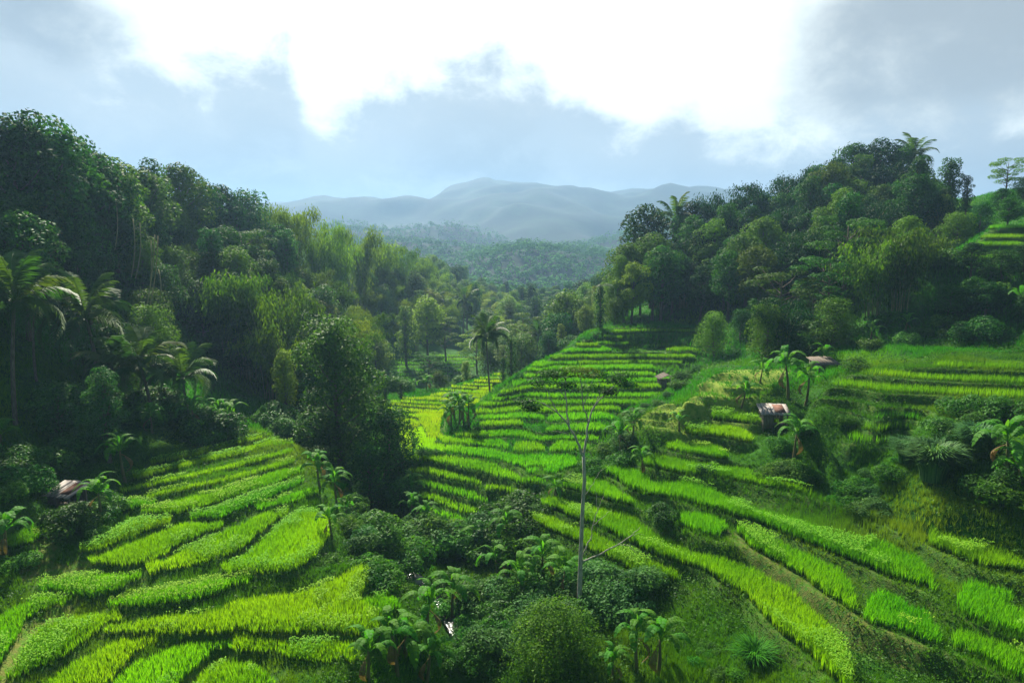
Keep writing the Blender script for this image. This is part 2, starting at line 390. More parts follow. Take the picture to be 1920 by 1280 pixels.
def densify(P, step=1.5):
    out = [P[0]]
    for a, b in zip(P[:-1], P[1:]):
        n = max(1, int(np.linalg.norm(b - a) / step))
        for k in range(1, n + 1): out.append(a + (b - a) * k / n)
    return np.array(out)
def poly_sd(px, py, poly):
    """signed distance to a polygon, positive inside"""
    x = px.ravel(); y = py.ravel(); d = np.full(x.shape, 1e9); ins = np.zeros(x.shape, bool)
    n = len(poly)
    for i in range(n):
        ax, ay = poly[i]; bx, by = poly[(i + 1) % n]
        ex, ey = bx - ax, by - ay; L = ex * ex + ey * ey + 1e-9
        t = np.clip(((x - ax) * ex + (y - ay) * ey) / L, 0, 1)
        d = np.minimum(d, np.hypot(x - ax - t * ex, y - ay - t * ey))
        c = (ay > y) != (by > y)
        ins ^= c & (x < ex * (y - ay) / (ey + (1e-12 if ey == 0 else 0)) + ax)
    return np.where(ins, d, -d).reshape(px.shape)

base_pts = []
for name, R in REG.items():
    P, K = [], []; left, right = [], []
    R['Z'] = np.array([l[0] for l in R['L']]); R['seg'] = []
    step_pts = []
    for j, (z, segs) in enumerate(R['L']):
        allp = []
        for s_ in segs:
            q = np.array([at_z(u, v, z) for u, v in s_]); allp.append(q)
        R['seg'].append([(min(p[0] for p in s_), max(p[0] for p in s_)) for s_ in segs])
        line = np.concatenate(allp); left.append(line[0, :2]); right.append(line[-1, :2])
        dn = densify(line[:, :2], 2.5)
        P += list(dn); K += [j] * len(dn)
        if name == 'middle' and 9 <= j <= 20:
            P.append(line[0, :2] + np.array([1.5, 7])); K.append(j - 0.3)
        step_pts.append(dn)
        for p in dn[::2]: base_pts.append((p[0], p[1], z - 0.1))
    R['rbf'] = RBF(P, K, c=1.2, reg=0.004)
    top = step_pts[-1]; t0, t1 = top[0], top[-1]
    up = np.array([-(t1 - t0)[1], (t1 - t0)[0]]); up /= np.linalg.norm(up)
    wd = {'left': 1.8, 'middle': 1.6, 'near right': 1.5}.get(name, 1.6)
    low = step_pts[0]
    l0, l1 = low[0], low[-1]; dn_ = np.array([(l1 - l0)[1], -(l1 - l0)[0]]); dn_ /= np.linalg.norm(dn_)
    R['poly'] = [l0 + dn_ * 0.8] + left + [t0 + up * wd, t1 + up * wd] + right[::-1] + [l1 + dn_ * 0.8] + [p + dn_ * 0.8 for p in low[::-1][1:-1]]
    R['poly'] = np.array(R['poly'])
    R['bb'] = (R['poly'][:, 0].min() - 4, R['poly'][:, 0].max() + 4, R['poly'][:, 1].min() - 4, R['poly'][:, 1].max() + 4)

for b_ in PB:
    for p in densify(b_['ring'], 2.5): base_pts.append((p[0], p[1], b_['z'] - 0.12))
    c_ = b_['ring'].mean(0); base_pts.append((c_[0], c_[1], b_['z'] - 0.05))
def addD(*t):          # (u, D, z)
    for u, D, z in t: base_pts.append(((u - 960) / F * D, D, z))
def addP(*t):          # (u, v, z) seen on the ground
    for u, v, z in t:
        p = at_z(u, v, z); base_pts.append((p[0], p[1], z))
addD((50, 75, 2), (50, 60, -8), (50, 100, 8), (50, 140, 14), (330, 110, -1), (330, 80, -10), (330, 65, -14.8), (330, 140, 2), (330, 200, 5),
     (-300, 60, 0), (-300, 40, -9), (-300, 100, 12), (190, 70, -9), (190, 58, -13.5), (180, 95, 0.5), (480, 90, -13), (480, 130, -2.5), (480, 72, -17),
     (640, 170, -4.5), (640, 120, -14.5), (640, 90, -19), (640, 250, -1), (820, 230, -20), (820, 180, -25), (760, 200, -13.5), (760, 150, -21.5),
     (760, 300, -8), (820, 330, -14), (600, 66, -19.6), (560, 75, -18), (700, 100, -22.8), (700, 125, -25), (850, 175, -25.5), (950, 200, -26),
     (980, 112, -21), (1000, 130, -23), (1000, 160, -25), (1000, 97, -18.2), (1040, 103, -17.2), (965, 99, -18.8), (1060, 107, -16.8), (1020, 114, -20), (950, 300, -31), (1100, 300, -29), (800, 420, -32), (1060, 130, -21), (1060, 200, -25),
     (1095, 107, -14.8), (1140, 112, -12.5), (1300, 103, -11), (1400, 92, -10.5), (1500, 85, -9.5), (1600, 80, -8.8), (1750, 72, -8), (1900, 66, -7.6),
     (1200, 125, -8), (1180, 180, -13), (1150, 150, -14), (1340, 130, -3), (1340, 180, -1), (1600, 125, 6), (1600, 105, -1), (1600, 170, 8), (1600, 230, 6),
     (1750, 112, 4), (1750, 92, -2.5), (1900, 103, 8.6), (1900, 85, 1.0), (1900, 78, -1.5), (1900, 140, 11), (1900, 220, 14), (2300, 100, 14), (2300, 60, -1), (2200, 35, -10),
     (1100, 400, -34), (900, 520, -30), (600, 400, -6), (1300, 350, -16), (1400, 500, -20), (700, 600, -24), (1100, 650, -22))
addP((100, 985, -16.95), (60, 1060, -17.6), (130, 940, -16.8), (0, 870, -14.6), (250, 840, -15.4), (20, 960, -15.5), (0, 1100, -17.75), (-100, 1280, -18.3),
     (620, 860, -20.4), (600, 930, -17.9), (640, 990, -19.2), (650, 1060, -19.2), (740, 1150, -20.8), (722, 1230, -20.0), (775, 1290, -21.4),
     (980, 1000, -21.8), (1050, 1100, -21.6), (950, 1060, -22.2), (1100, 1180, -21.4), (1200, 1200, -20.8), (1250, 1150, -20.6), (1400, 1215, -20.3), (1350, 1290, -20.7),
     (1020, 930, -19.9), (1040, 900, -19.4), (1150, 850, -18.0), (1180, 800, -16.6), (1230, 760, -15.3), (1300, 700, -13.4),
     (1700, 900, -14.9), (1850, 920, -14.4), (1650, 860, -14.6), (1600, 900, -16.0), (1750, 850, -13.4), (1880, 850, -12.6), (1700, 980, -16.2), (1800, 980, -15.4),
     (1450, 772, -13.9), (1520, 800, -14.2), (1520, 720, -12.0), (1540, 690, -11.2), (1700, 650, -9.4), (1450, 850, -15.6), (1540, 870, -15.6))
STREAM = [np.array(p) for p in ((-26, 84, -23.6), (-19.5, 72, -23.4), (-14.5, 62, -23.2), (-11.8, 56, -23.1), (-9.6, 51, -23.05), (-7.2, 46, -23.0), (-4.2, 41.5, -22.9), (-2.6, 37, -22.9), (-2.4, 32, -22.85), (-2.0, 22, -22.8))]
for s_ in STREAM: base_pts.append((s_[0], s_[1], s_[2] + 0.7))
base_pts = np.array(base_pts)
key = np.round(base_pts[:, :2] / 0.7).astype(int); _, idx = np.unique(key, axis=0, return_index=True)
base_pts = base_pts[np.sort(idx)]
BASE = RBF(base_pts[:, :2], base_pts[:, 2], c=3.0, reg=0.03)

def stream_dist(x, y):
    d = np.full(np.shape(x), 1e9)
    for a, b in zip(STREAM[:-1], STREAM[1:]):
        e = b[:2] - a[:2]; t = np.clip(((x - a[0]) * e[0] + (y - a[1]) * e[1]) / (e @ e), 0, 1)
        d = np.minimum(d, np.hypot(x - a[0] - t * e[0], y - a[1] - t * e[1]))
    return d
def mountain(x, y):
    """far relief beyond the valley"""
    h = np.full(np.shape(x), -30.0)
    r = np.hypot(x, y)
    h = h + 26 * sstep(420, 760, y) + 22 * sstep(650, 1100, y)
    h = h + (42 * vnoise(x, y, 150, 1) + 14 * vnoise(x, y, 70, 0)) * sstep(330, 600, y) + 12 * vnoise(x, y, 60, 0) * sstep(300, 500, y)
    prof = 112 + 42 * np.exp(-((x - 20) / 150) ** 2) + 8 * np.exp(-((x - 330) / 130) ** 2) + 14 * vnoise(x, y * .3, 90, 1) + 26 * vnoise(x, y * .2, 420, 0)
    h = h + prof * sstep(1050, 1850, y + 90 * vnoise(x, y, 120, 0)) * (1 + 0.16 * vnoise(x, y, 130, 0) + 0.1 * vnoise(x, y, 45, 1))
    return h
def region_fields(x, y, name):
    R = REG[name]; bb = R['bb']
    m = (x > bb[0]) & (x < bb[1]) & (y > bb[2]) & (y < bb[3])
    K = np.full(x.shape, -9.0); sd = np.full(x.shape, -9.0)
    if m.any():
        xx = x[m] + 0.5 * vnoise(x[m], y[m], 1.6, 1) * 0.5; yy = y[m] + 0.5 * vnoise(x[m], y[m], 1.3, 0) * 0.5
        K[m] = R['rbf'](xx, yy); sd[m] = poly_sd(x[m], y[m], R['poly'])
    return K, sd
ORDER = ['distant', 'mossy', 'middle', 'upper right', 'near right']
def land(x, y, full=False):
    x = np.asarray(x, float); y = np.asarray(y, float)
    far = sstep(330, 520, np.hypot(x, y * 1.0))
    z = np.zeros(x.shape); near = far < 1
    z[near] = BASE(x[near], y[near])
    z = z * (1 - far) + np.where(far > 0, mountain(x, y), 0) * far
    z = z + 0.5 * vnoise(x, y, 5.0, 0) * sstep(20, 60, y) * (1 - far) + 0.22 * vnoise(x, y, 1.6, 1) * (1 - far)
    soil = np.zeros(x.shape); path = np.zeros(x.shape)
    for name in ORDER:
        R = REG[name]; K, sd = region_fields(x, y, name)
        w = sstep(-1.2, 0.3, sd)
        if not (w > 0).any(): continue
        Z = R['Z']; n = len(Z)
        Kc = np.clip(K, -1, n - 0.01)
        j = np.floor(Kc).astype(int); f = Kc - j
        za = Z[np.clip(j, 0, n - 1)]; zb = Z[np.clip(j + 1, 0, n - 1)]
        za = np.where(j < 0, Z[0] - 0.4, za)
        zb = np.where(j + 1 >= n, Z[-1] + 0.5, zb)
        r = sstep(1 - R['r0'], 1 - R['r1'], f)
        zt = za + (zb - za) * r + 0.05 * vnoise(x, y, 0.7, 0)
        bump = 0.09 * np.exp(-((f - (1 - R['r1'] * 0.6)) / 0.06) ** 2)
        zt = zt + bump
        z = z * (1 - w) + zt * w
        rs = np.where((f > 1 - R['r0']) & (f < 1 - R['r1']), 1.0, 0.0) * w
        soil = np.maximum(soil * (1 - w), rs); path = np.maximum(path * (1 - w), np.where(f >= 1 - R['r1'], 1.0, 0) * w)
    for B_ in PB:
        bb = B_['bb']; m = (x > bb[0]) & (x < bb[1]) & (y > bb[2]) & (y < bb[3])
        if not m.any(): continue
        sd = poly_sd(x[m], y[m], B_['ring']); w = sstep(-0.45, -0.1, sd)
        z[m] = z[m] * (1 - w) + (B_['z'] + 0.04 * vnoise(x[m], y[m], 0.7, 0)) * w
        soil[m] = np.where((sd > -0.45) & (sd < -0.1), 0.8, soil[m] * (sd < -0.1)); path[m] = np.where((sd > -0.8) & (sd <= -0.45), np.maximum(path[m], 0.7), path[m] * (sd < 0))
    sdist = stream_dist(x, y)
    z = z - 0.9 * np.exp(-(sdist / 1.3) ** 2)
    if full: return z, soil, path, sdist
    return z

# ------------------------------------------------------------------ materials
def new_mat(name):
    m = bpy.data.materials.new(name); m.use_nodes = True; m.node_tree.nodes.clear(); return m, NT(m.node_tree)
def leaf_mat(name, dark, light, warm=None, trans=0.35, rough=0.5, objvar=0.35, spec=0.4, ramp_t=None, ripe_sun=None):
    """foliage: colour runs over the per-leaf random value and a per-plant random value"""
    m, w = new_mat(name)
    out = w.n('ShaderNodeOutputMaterial'); b = w.n('ShaderNodeBsdfPrincipled')
    r = w.attr('rnd'); oi = w.n('ShaderNodeObjectInfo'); orr = oi.outputs['Random']
    c = w.mix(w.math('POWER', r, 1.5), dark, light)
    if warm: c = w.mix(w.math('MULTIPLY', w.smooth(orr, 0.45, 1.0), 0.75), c, warm)
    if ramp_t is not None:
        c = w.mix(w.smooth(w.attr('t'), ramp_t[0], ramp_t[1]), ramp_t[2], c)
    if ripe_sun is not None: c = w.mix(w.attr('ripe_sun'), c, ripe_sun)
    hsv = w.n('ShaderNodeHueSaturation'); w.l(c, hsv.inputs['Color'])
    w.val(hsv.inputs['Value'], w.math('MULTIPLY_ADD', w.math('FRACT', w.math('MULTIPLY', orr, 7.31)), objvar * 2, 1 - objvar))
    w.val(hsv.inputs['Hue'], w.math('MULTIPLY_ADD', w.math('FRACT', w.math('MULTIPLY', orr, 3.17)), 0.03, 0.485))
    c = hsv.outputs[0]
    w.l(c, b.inputs['Base Color']); b.inputs['Roughness'].default_value = rough
    b.inputs['Specular IOR Level'].default_value = spec
    t = w.n('ShaderNodeBsdfTranslucent')
    tc = w.n('ShaderNodeMix', data_type='RGBA'); tc.blend_type = 'MULTIPLY'; tc.inputs[0].default_value = 1
    w.l(c, tc.inputs[6]); tc.inputs[7].default_value = (1.35, 1.3, 0.6, 1); w.l(tc.outputs[2], t.inputs[0])
    mx = w.n('ShaderNodeMixShader'); mx.inputs[0].default_value = trans
    w.l(b.outputs[0], mx.inputs[1]); w.l(t.outputs[0], mx.inputs[2]); w.l(mx.outputs[0], out.inputs[0])
    return m
def plain_mat(name, a, b_, scale=3.0, rough=0.9, stretch=(1, 1, 1), spec=0.2, bump=0.0):
    m, w = new_mat(name)
    out = w.n('ShaderNodeOutputMaterial'); b = w.n('ShaderNodeBsdfPrincipled'); w.l(b.outputs[0], out.inputs[0])
    tc = w.n('ShaderNodeTexCoord'); mp = w.n('ShaderNodeMapping'); w.l(tc.outputs['Object'], mp.inputs[0]); mp.inputs['Scale'].default_value = stretch
    n = w.noise(mp.outputs[0], scale, 6, 0.6)
    w.l(w.mix(w.smooth(n, 0.32, 0.68), a, b_), b.inputs['Base Color'])
    b.inputs['Roughness'].default_value = rough; b.inputs['Specular IOR Level'].default_value = spec
    if bump:
        bp = w.n('ShaderNodeBump'); bp.inputs['Strength'].default_value = bump; bp.inputs['Distance'].default_value = 0.05
        w.l(n, bp.inputs['Height']); w.l(bp.outputs[0], b.inputs['Normal'])
    return m
M = {}
M['rice'] = leaf_mat('rice_leaf', (0.06, 0.24, 0.002), (0.17, 0.42, 0.003), trans=0.55, rough=0.6, objvar=0.08, spec=0.12, ramp_t=(0.05, 0.55, (0.04, 0.10, 0.006)), ripe_sun=(0.30, 0.50, 0.003))  # dark blade foot paints in the shade on the bed fronts
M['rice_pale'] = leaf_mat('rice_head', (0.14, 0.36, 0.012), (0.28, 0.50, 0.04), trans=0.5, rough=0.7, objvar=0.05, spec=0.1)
M['rice_sun'] = leaf_mat('rice_sunlit', (0.16, 0.36, 0.002), (0.34, 0.50, 0.003), trans=0.55, rough=0.6, objvar=0.05, spec=0.12, ramp_t=(0.0, 0.35, (0.12, 0.16, 0.01)))  # yellow leaf colour paints sunlight onto the valley-floor strips
M['weed'] = leaf_mat('weed_leaf', (0.018, 0.11, 0.004), (0.075, 0.27, 0.006), trans=0.4, rough=0.7, objvar=0.12, spec=0.1, ripe_sun=(0.15, 0.26, 0.01))
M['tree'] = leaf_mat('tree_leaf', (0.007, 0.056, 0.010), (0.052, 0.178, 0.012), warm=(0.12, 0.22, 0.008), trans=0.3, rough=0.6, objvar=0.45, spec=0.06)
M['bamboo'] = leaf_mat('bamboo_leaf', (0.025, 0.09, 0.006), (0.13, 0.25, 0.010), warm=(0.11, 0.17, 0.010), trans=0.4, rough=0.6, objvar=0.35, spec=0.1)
M['bamlight'] = leaf_mat('sunlit_bamboo_leaf', (0.06, 0.14, 0.010), (0.20, 0.33, 0.02), warm=(0.24, 0.32, 0.02), trans=0.45, rough=0.6, objvar=0.3, spec=0.1)  # lit copy of the bamboo leaf: sunshine put into the colour
M['bamshade'] = leaf_mat('shaded_bamboo_leaf', (0.004, 0.034, 0.009), (0.028, 0.095, 0.012), trans=0.25, rough=0.6, objvar=0.3, spec=0.08)  # darker bamboo copy, the right forest's shade put into its colour
M['treelight'] = leaf_mat('sunlit_tree_leaf', (0.035, 0.11, 0.010), (0.15, 0.29, 0.025), warm=(0.19, 0.28, 0.02), trans=0.4, rough=0.55, objvar=0.35, spec=0.12)  # brighter copy of the tree leaf with sunlight painted in
M['woodland'] = leaf_mat('woodland_leaf', (0.02, 0.09, 0.012), (0.08, 0.22, 0.02), trans=0.12, rough=0.8, objvar=0.0, spec=0.02)
M['pale'] = leaf_mat('pale_tree_leaf', (0.02, 0.10, 0.018), (0.11, 0.26, 0.05), trans=0.35, rough=0.6, objvar=0.15, spec=0.1)
M['bush'] = leaf_mat('bush_leaf', (0.018, 0.09, 0.010), (0.11, 0.29, 0.025), trans=0.35, rough=0.55, objvar=0.35, spec=0.1)
M['lime'] = leaf_mat('young_leaf', (0.02, 0.11, 0.008), (0.12, 0.27, 0.02), trans=0.45, rough=0.6, objvar=0.05, spec=0.1)
M['banana'] = leaf_mat('banana_leaf', (0.04, 0.17, 0.010), (0.11, 0.32, 0.02), trans=0.5, rough=0.62, objvar=0.12, spec=0.12)
M['banana_new'] = leaf_mat('banana_new_leaf', (0.06, 0.26, 0.015), (0.12, 0.34, 0.02), trans=0.5, rough=0.35, objvar=0.05)
M['palm'] = leaf_mat('palm_leaf', (0.015, 0.075, 0.008), (0.06, 0.15, 0.015), warm=(0.08, 0.14, 0.012), trans=0.35, rough=0.55, objvar=0.12, spec=0.2)
M['dry'] = leaf_mat('dry_leaf', (0.11, 0.08, 0.03), (0.20, 0.15, 0.06), trans=0.2, rough=0.8, objvar=0.1, spec=0.1)
M['reed'] = leaf_mat('reed_leaf', (0.03, 0.12, 0.03), (0.10, 0.24, 0.06), trans=0.3, rough=0.6, objvar=0.1, spec=0.12)
M['bark'] = plain_mat('bark', (0.07, 0.055, 0.04), (0.16, 0.13, 0.10), 4, stretch=(3, 3, 0.6), bump=0.4)
M['culm'] = plain_mat('bamboo_culm', (0.16, 0.17, 0.06), (0.30, 0.27, 0.12), 3, rough=0.6)
M['deadwood'] = plain_mat('dead_wood', (0.24, 0.22, 0.18), (0.45, 0.42, 0.36), 5, stretch=(3, 3, 0.7), bump=0.5)
M['bstem'] = plain_mat('banana_stem', (0.07, 0.10, 0.03), (0.14, 0.11, 0.05), 6, stretch=(4, 4, 0.6))
M['plank'] = plain_mat('weathered_plank', (0.10, 0.08, 0.06), (0.20, 0.17, 0.14), 6, stretch=(6, 6, 0.5), bump=0.5)
M['sheet'] = plain_mat('grey_roof_sheet', (0.16, 0.14, 0.13), (0.34, 0.31, 0.29), 3, rough=0.7, stretch=(3, .7, 1))
M['rust'] = plain_mat('rusty_roof_sheet', (0.11, 0.045, 0.03), (0.20, 0.10, 0.07), 4, rough=0.8)
M['rock'] = plain_mat('stream_rock', (0.12, 0.12, 0.11), (0.35, 0.34, 0.31), 2, rough=0.8, bump=0.5)
def ground_mat():
    m, w = new_mat('hill_ground')
    out = w.n('ShaderNodeOutputMaterial'); b = w.n('ShaderNodeBsdfPrincipled'); w.l(b.outputs[0], out.inputs[0])
    tc = w.n('ShaderNodeTexCoord'); P = tc.outputs['Object']
    n = w.noise(P, 0.35, 5, 0.6); n2 = w.noise(P, 2.5, 6, 0.65); nf = w.noise(P, 0.02, 8, 0.65)
    n4 = w.noise(P, 11.0, 3, 0.6)
    g = w.mix(w.smooth(n, 0.35, 0.65), (0.010, 0.06, 0.005), (0.03, 0.12, 0.006))
    g = w.mix(w.smooth(n2, 0.5, 0.75, 0, 0.6), g, (0.07, 0.14, 0.02))
    soilc = w.mix(w.smooth(n2, 0.35, 0.65), (0.07, 0.085, 0.02), (0.03, 0.12, 0.008))
    soilc = w.mix(w.smooth(n4, 0.45, 0.7), soilc, (0.11, 0.12, 0.03))
    pathc = w.mix(w.smooth(n2, 0.35, 0.65), (0.16, 0.17, 0.04), (0.07, 0.17, 0.012))
    c = w.mix(w.attr('soil'), g, soilc); c = w.mix(w.attr('path'), c, pathc)
    mossc = w.mix(w.smooth(n2, 0.35, 0.65), (0.12, 0.24, 0.02), (0.26, 0.32, 0.05))
    c = w.mix(w.attr('moss'), c, mossc)
    nf2 = w.noise(P, 0.09, 5, 0.7)
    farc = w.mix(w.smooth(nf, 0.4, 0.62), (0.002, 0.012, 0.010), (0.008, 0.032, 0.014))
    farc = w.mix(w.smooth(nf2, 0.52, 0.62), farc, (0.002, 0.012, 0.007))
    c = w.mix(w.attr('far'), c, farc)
    w.l(c, b.inputs['Base Color']); b.inputs['Roughness'].default_value = 0.95; b.inputs['Specular IOR Level'].default_value = 0.1
    bp = w.n('ShaderNodeBump'); bp.inputs['Strength'].default_value = 0.8; bp.inputs['Distance'].default_value = 0.12
    w.l(n4, bp.inputs['Height']); w.l(bp.outputs[0], b.inputs['Normal'])
    return m

# ------------------------------------------------------------------ the ground, one sheet
def grid_axis(parts):
    out = []
    for a, b, s_ in parts: out += list(np.arange(a, b, s_))
    return np.array(out)
gx = grid_axis([(-2600, -800, 120), (-800, -300, 25), (-300, -110, 8), (-110, -45, 1.2), (-45, 48, 0.2), (48, 110, 1.2), (110, 300, 8), (300, 800, 25), (800, 2601, 120)])
gy = grid_axis([(-400, -40, 60), (-40, 18, 4), (18, 26, 1), (26, 100, 0.2), (100, 170, 0.8), (170, 330, 3), (330, 700, 8), (700, 1700, 14), (1700, 2601, 60)])
GX, GY = np.meshgrid(gx, gy)
GZ, SOIL, PATH, SD = land(GX, GY, True)
def path_mask(x, y, pts, wd):
    d = np.full(np.shape(x), 1e9)
    pp = [at_z(*p)[:2] for p in pts]
    for a, b in zip(pp[:-1], pp[1:]):
        e = b - a; t = np.clip(((x - a[0]) * e[0] + (y - a[1]) * e[1]) / (e @ e), 0, 1)
        d = np.minimum(d, np.hypot(x - a[0] - t * e[0], y - a[1] - t * e[1]))
    return sstep(wd, wd * 0.45, d)
LPATH = [(135, 955, -16.9), (115, 990, -17.05), (60, 1075, -17.65), (150, 1060, -17.6)]
LPATH2 = [(120, 1142, -18.2), (60, 1185, -18.35), (18, 1240, -18.45), (5, 1330, -18.6)]
RPATH = [(1235, 780, -14.8), (1285, 800, -15.0), (1250, 770, -14.4)]
RBANK = [(1360, 1012, -18.9), (1440, 1065, -18.9), (1520, 1130, -18.9), (1600, 1190, -19.0), (1700, 1230, -19.0)]
PATH = np.maximum(PATH * 0.4, path_mask(GX, GY, LPATH, 1.1) * 0.8)
PATH = np.maximum(PATH, path_mask(GX, GY, LPATH2, 0.9) * 0.9)
PATH = np.maximum(PATH, path_mask(GX, GY, RPATH, 0.8))
SOIL = np.maximum(SOIL * 0.5, path_mask(GX, GY, RBANK, 1.0))
_, sdm = region_fields(GX, GY, 'mossy'); MOSS = sstep(-1.5, 0.5, sdm) * 0.8
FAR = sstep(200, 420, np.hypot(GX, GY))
ny, nx = GX.shape
ii = (np.arange(ny - 1)[:, None] * nx + np.arange(nx - 1)[None]).ravel()
gm = mesh_from('ground', np.c_[GX.ravel(), GY.ravel(), GZ.ravel()], [np.c_[ii, ii + 1, ii + nx + 1, ii + nx]],
               {'soil': SOIL.ravel(), 'path': PATH.ravel(), 'moss': MOSS.ravel(), 'far': FAR.ravel()}, True)
tag(obj('ground', gm, ground_mat()), kind='structure')

def ground_z(x, y):
    return land(np.atleast_1d(np.asarray(x, float)), np.atleast_1d(np.asarray(y, float)))

# ------------------------------------------------------------------ the stream
def water():
    m, w = new_mat('water')
    out = w.n('ShaderNodeOutputMaterial'); b = w.n('ShaderNodeBsdfPrincipled'); w.l(b.outputs[0], out.inputs[0])
    b.inputs['Base Color'].default_value = (0.05, 0.06, 0.05, 1); b.inputs['Roughness'].default_value = 0.12
    tc = w.n('ShaderNodeTexCoord'); n = w.noise(tc.outputs['Object'], 5, 4, 0.6)
    bp = w.n('ShaderNodeBump'); bp.inputs['Strength'].default_value = 0.5; bp.inputs['Distance'].default_value = 0.1
    w.l(n, bp.inputs['Height']); w.l(bp.outputs[0], b.inputs['Normal'])
    P = densify(np.array(STREAM), 1.0); T = np.gradient(P[:, :2], axis=0); N = norm(np.c_[-T[:, 1], T[:, 0]])
    wd = 0.75 + 0.2 * np.sin(np.arange(len(P)) * 0.9)
    V = []
    for s_ in (-1, -0.33, 0.33, 1):
        V.append(np.c_[P[:, :2] + N * (wd * s_)[:, None], P[:, 2] - 0.02])
    V = np.stack(V, 1).reshape(-1, 3); n_ = len(P)
    i = (np.arange(n_ - 1)[:, None] * 4 + np.arange(3)[None]).ravel()
    tag(obj('stream', mesh_from('stream', V, [np.c_[i, i + 1, i + 5, i + 4]], smooth=True), m), kind='structure')
water()
# ------------------------------------------------------------------ rice, one mesh for every bed
def blades(x, y, z, nb, h, w, spread, lean, gen, heads=0.0, seg=2):
    """tufts of blades at (x,y,z): returns verts, faces, t, rnd"""
    n = len(x); N = n * nb
    X = np.repeat(x, nb); Y = np.repeat(y, nb); Z = np.repeat(z, nb); H = np.repeat(h, nb) * gen.uniform(0.84, 1.06, N)
    a = gen.uniform(0, 2 * np.pi, N); s_ = gen.uniform(0.2, 1, N) * spread
    dx, dy = np.cos(a) * s_, np.sin(a) * s_
    bx, by = X + np.cos(a) * 0.03, Y + np.sin(a) * 0.03
    wa = a + np.pi / 2 + gen.uniform(-0.6, 0.6, N); wx, wy = np.cos(wa) * w / 2, np.sin(wa) * w / 2
    V = []; T = []
    ts = [0, 0.55, 1.0] if seg == 2 else [0, 1.0]
    for t in ts:
        k = t ** 1.6
        cx = bx + dx * k + lean[0] * k; cy = by + dy * k + lean[1] * k; cz = Z + H * (t - 0.10 * t ** 3)
        ww = 1.0 if t < 1 else 0.0
        if t < 1:
            V += [np.c_[cx - wx, cy - wy, cz], np.c_[cx + wx, cy + wy, cz]]; T += [np.full(N, t)] * 2
        else:
            V += [np.c_[cx, cy, cz]]; T += [np.full(N, t)]
    m = len(V); V = np.stack(V, 1).reshape(-1, 3); T = np.stack(T, 1).ravel()
    b = np.arange(N) * m
    if seg == 2: faces = [np.c_[b, b + 1, b + 3, b + 2], np.c_[b + 2, b + 3, b + 4]]
    else: faces = [np.c_[b, b + 1, b + 2]]
    rn = np.repeat(np.clip(gen.random(N) * 0.6 + np.repeat(gen.random(n), nb) * 0.4, 0, 1), m)
    return V, faces, T, rn
def heads_at(x, y, z, h, gen, n_each=3, size=0.16):
    """drooping ears above the leaves"""
    n = len(x) * n_each; X = np.repeat(x, n_each) + gen.normal(0, .07, n); Y = np.repeat(y, n_each) + gen.normal(0, .07, n)
    Z = np.repeat(z + h * 0.93, n_each) + gen.normal(0, .04, n); a = gen.uniform(0, 2 * np.pi, n); L = size * gen.uniform(.7, 1.3, n)
    dx, dy = np.cos(a) * L, np.sin(a) * L; px, py = -np.sin(a) * .022, np.cos(a) * .022
    V = np.stack([np.c_[X - px, Y - py, Z], np.c_[X + px, Y + py, Z], np.c_[X + dx * .6 + px, Y + dy * .6 + py, Z + .05], np.c_[X + dx * .6 - px, Y + dy * .6 - py, Z + .05],
                  np.c_[X + dx * 1.1, Y + dy * 1.1, Z - .05]], 1).reshape(-1, 3)
    b = np.arange(n) * 5
    return V, [np.c_[b, b + 1, b + 2, b + 3], np.c_[b + 3, b + 2, b + 4]], np.repeat(gen.random(n), 5)

RICE_XY = []      # kept clear of weeds
ORD = ['lowest', 'second', 'third', 'fourth', 'fifth', 'sixth', 'seventh', 'eighth', 'ninth', 'tenth', 'eleventh', 'twelfth', 'thirteenth', 'fourteenth',
       'fifteenth', 'sixteenth', 'seventeenth', 'eighteenth', 'nineteenth', 'twentieth', 'twenty-first', 'twenty-second', 'twenty-third']
BEDS = {  # region: spacing, blades, height, width, group, label
    'left': (0.165, 7, 0.66, 0.030, 'rice beds of the left field', 'rice bed, {o} step up the left field{p}'),
    'middle': (0.21, 5, 0.74, 0.042, 'rice beds of the central hillside', 'rice bed, {o} step up the central terraced hillside{p}'),
    'sunlit': (0.21, 5, 0.60, 0.055, 'sunlit yellow rice beds on the valley floor', 'sunlit yellow-green rice strip, {o} up the flat beyond the banana clump{p}'),
    'near right': (0.16, 7, 0.86, 0.030, 'rice beds of the near right slope', 'rice bed, {o} step up the near right slope{p}'),
    'upper right': (0.20, 6, 0.80, 0.034, 'rice beds high on the right edge', 'rice bed, {o} step up the terraces at the right edge{p}'),
    'distant': (0.40, 4, 0.9, 0.10, 'hazy rice beds down the valley', 'hazy far rice bed, {o} step up down the valley{p}')}
def one_piece(x, y, c=.45):
    """keep only the largest connected patch of points"""
    cx = np.floor(x / c).astype(int); cy = np.floor(y / c).astype(int); cells = {}
    for i, k in enumerate(zip(cx.tolist(), cy.tolist())): cells.setdefault(k, []).append(i)
    seen = set(); best = []
    for k0 in cells:
        if k0 in seen: continue
        st = [k0]; seen.add(k0); got = []
        while st:
            k = st.pop(); got += cells[k]
            for a in (-1, 0, 1):
                for b in (-1, 0, 1):
                    q = (k[0] + a, k[1] + b)
                    if q in cells and q not in seen: seen.add(q); st.append(q)
        if len(got) > len(best): best = got
    return np.array(sorted(best), int)
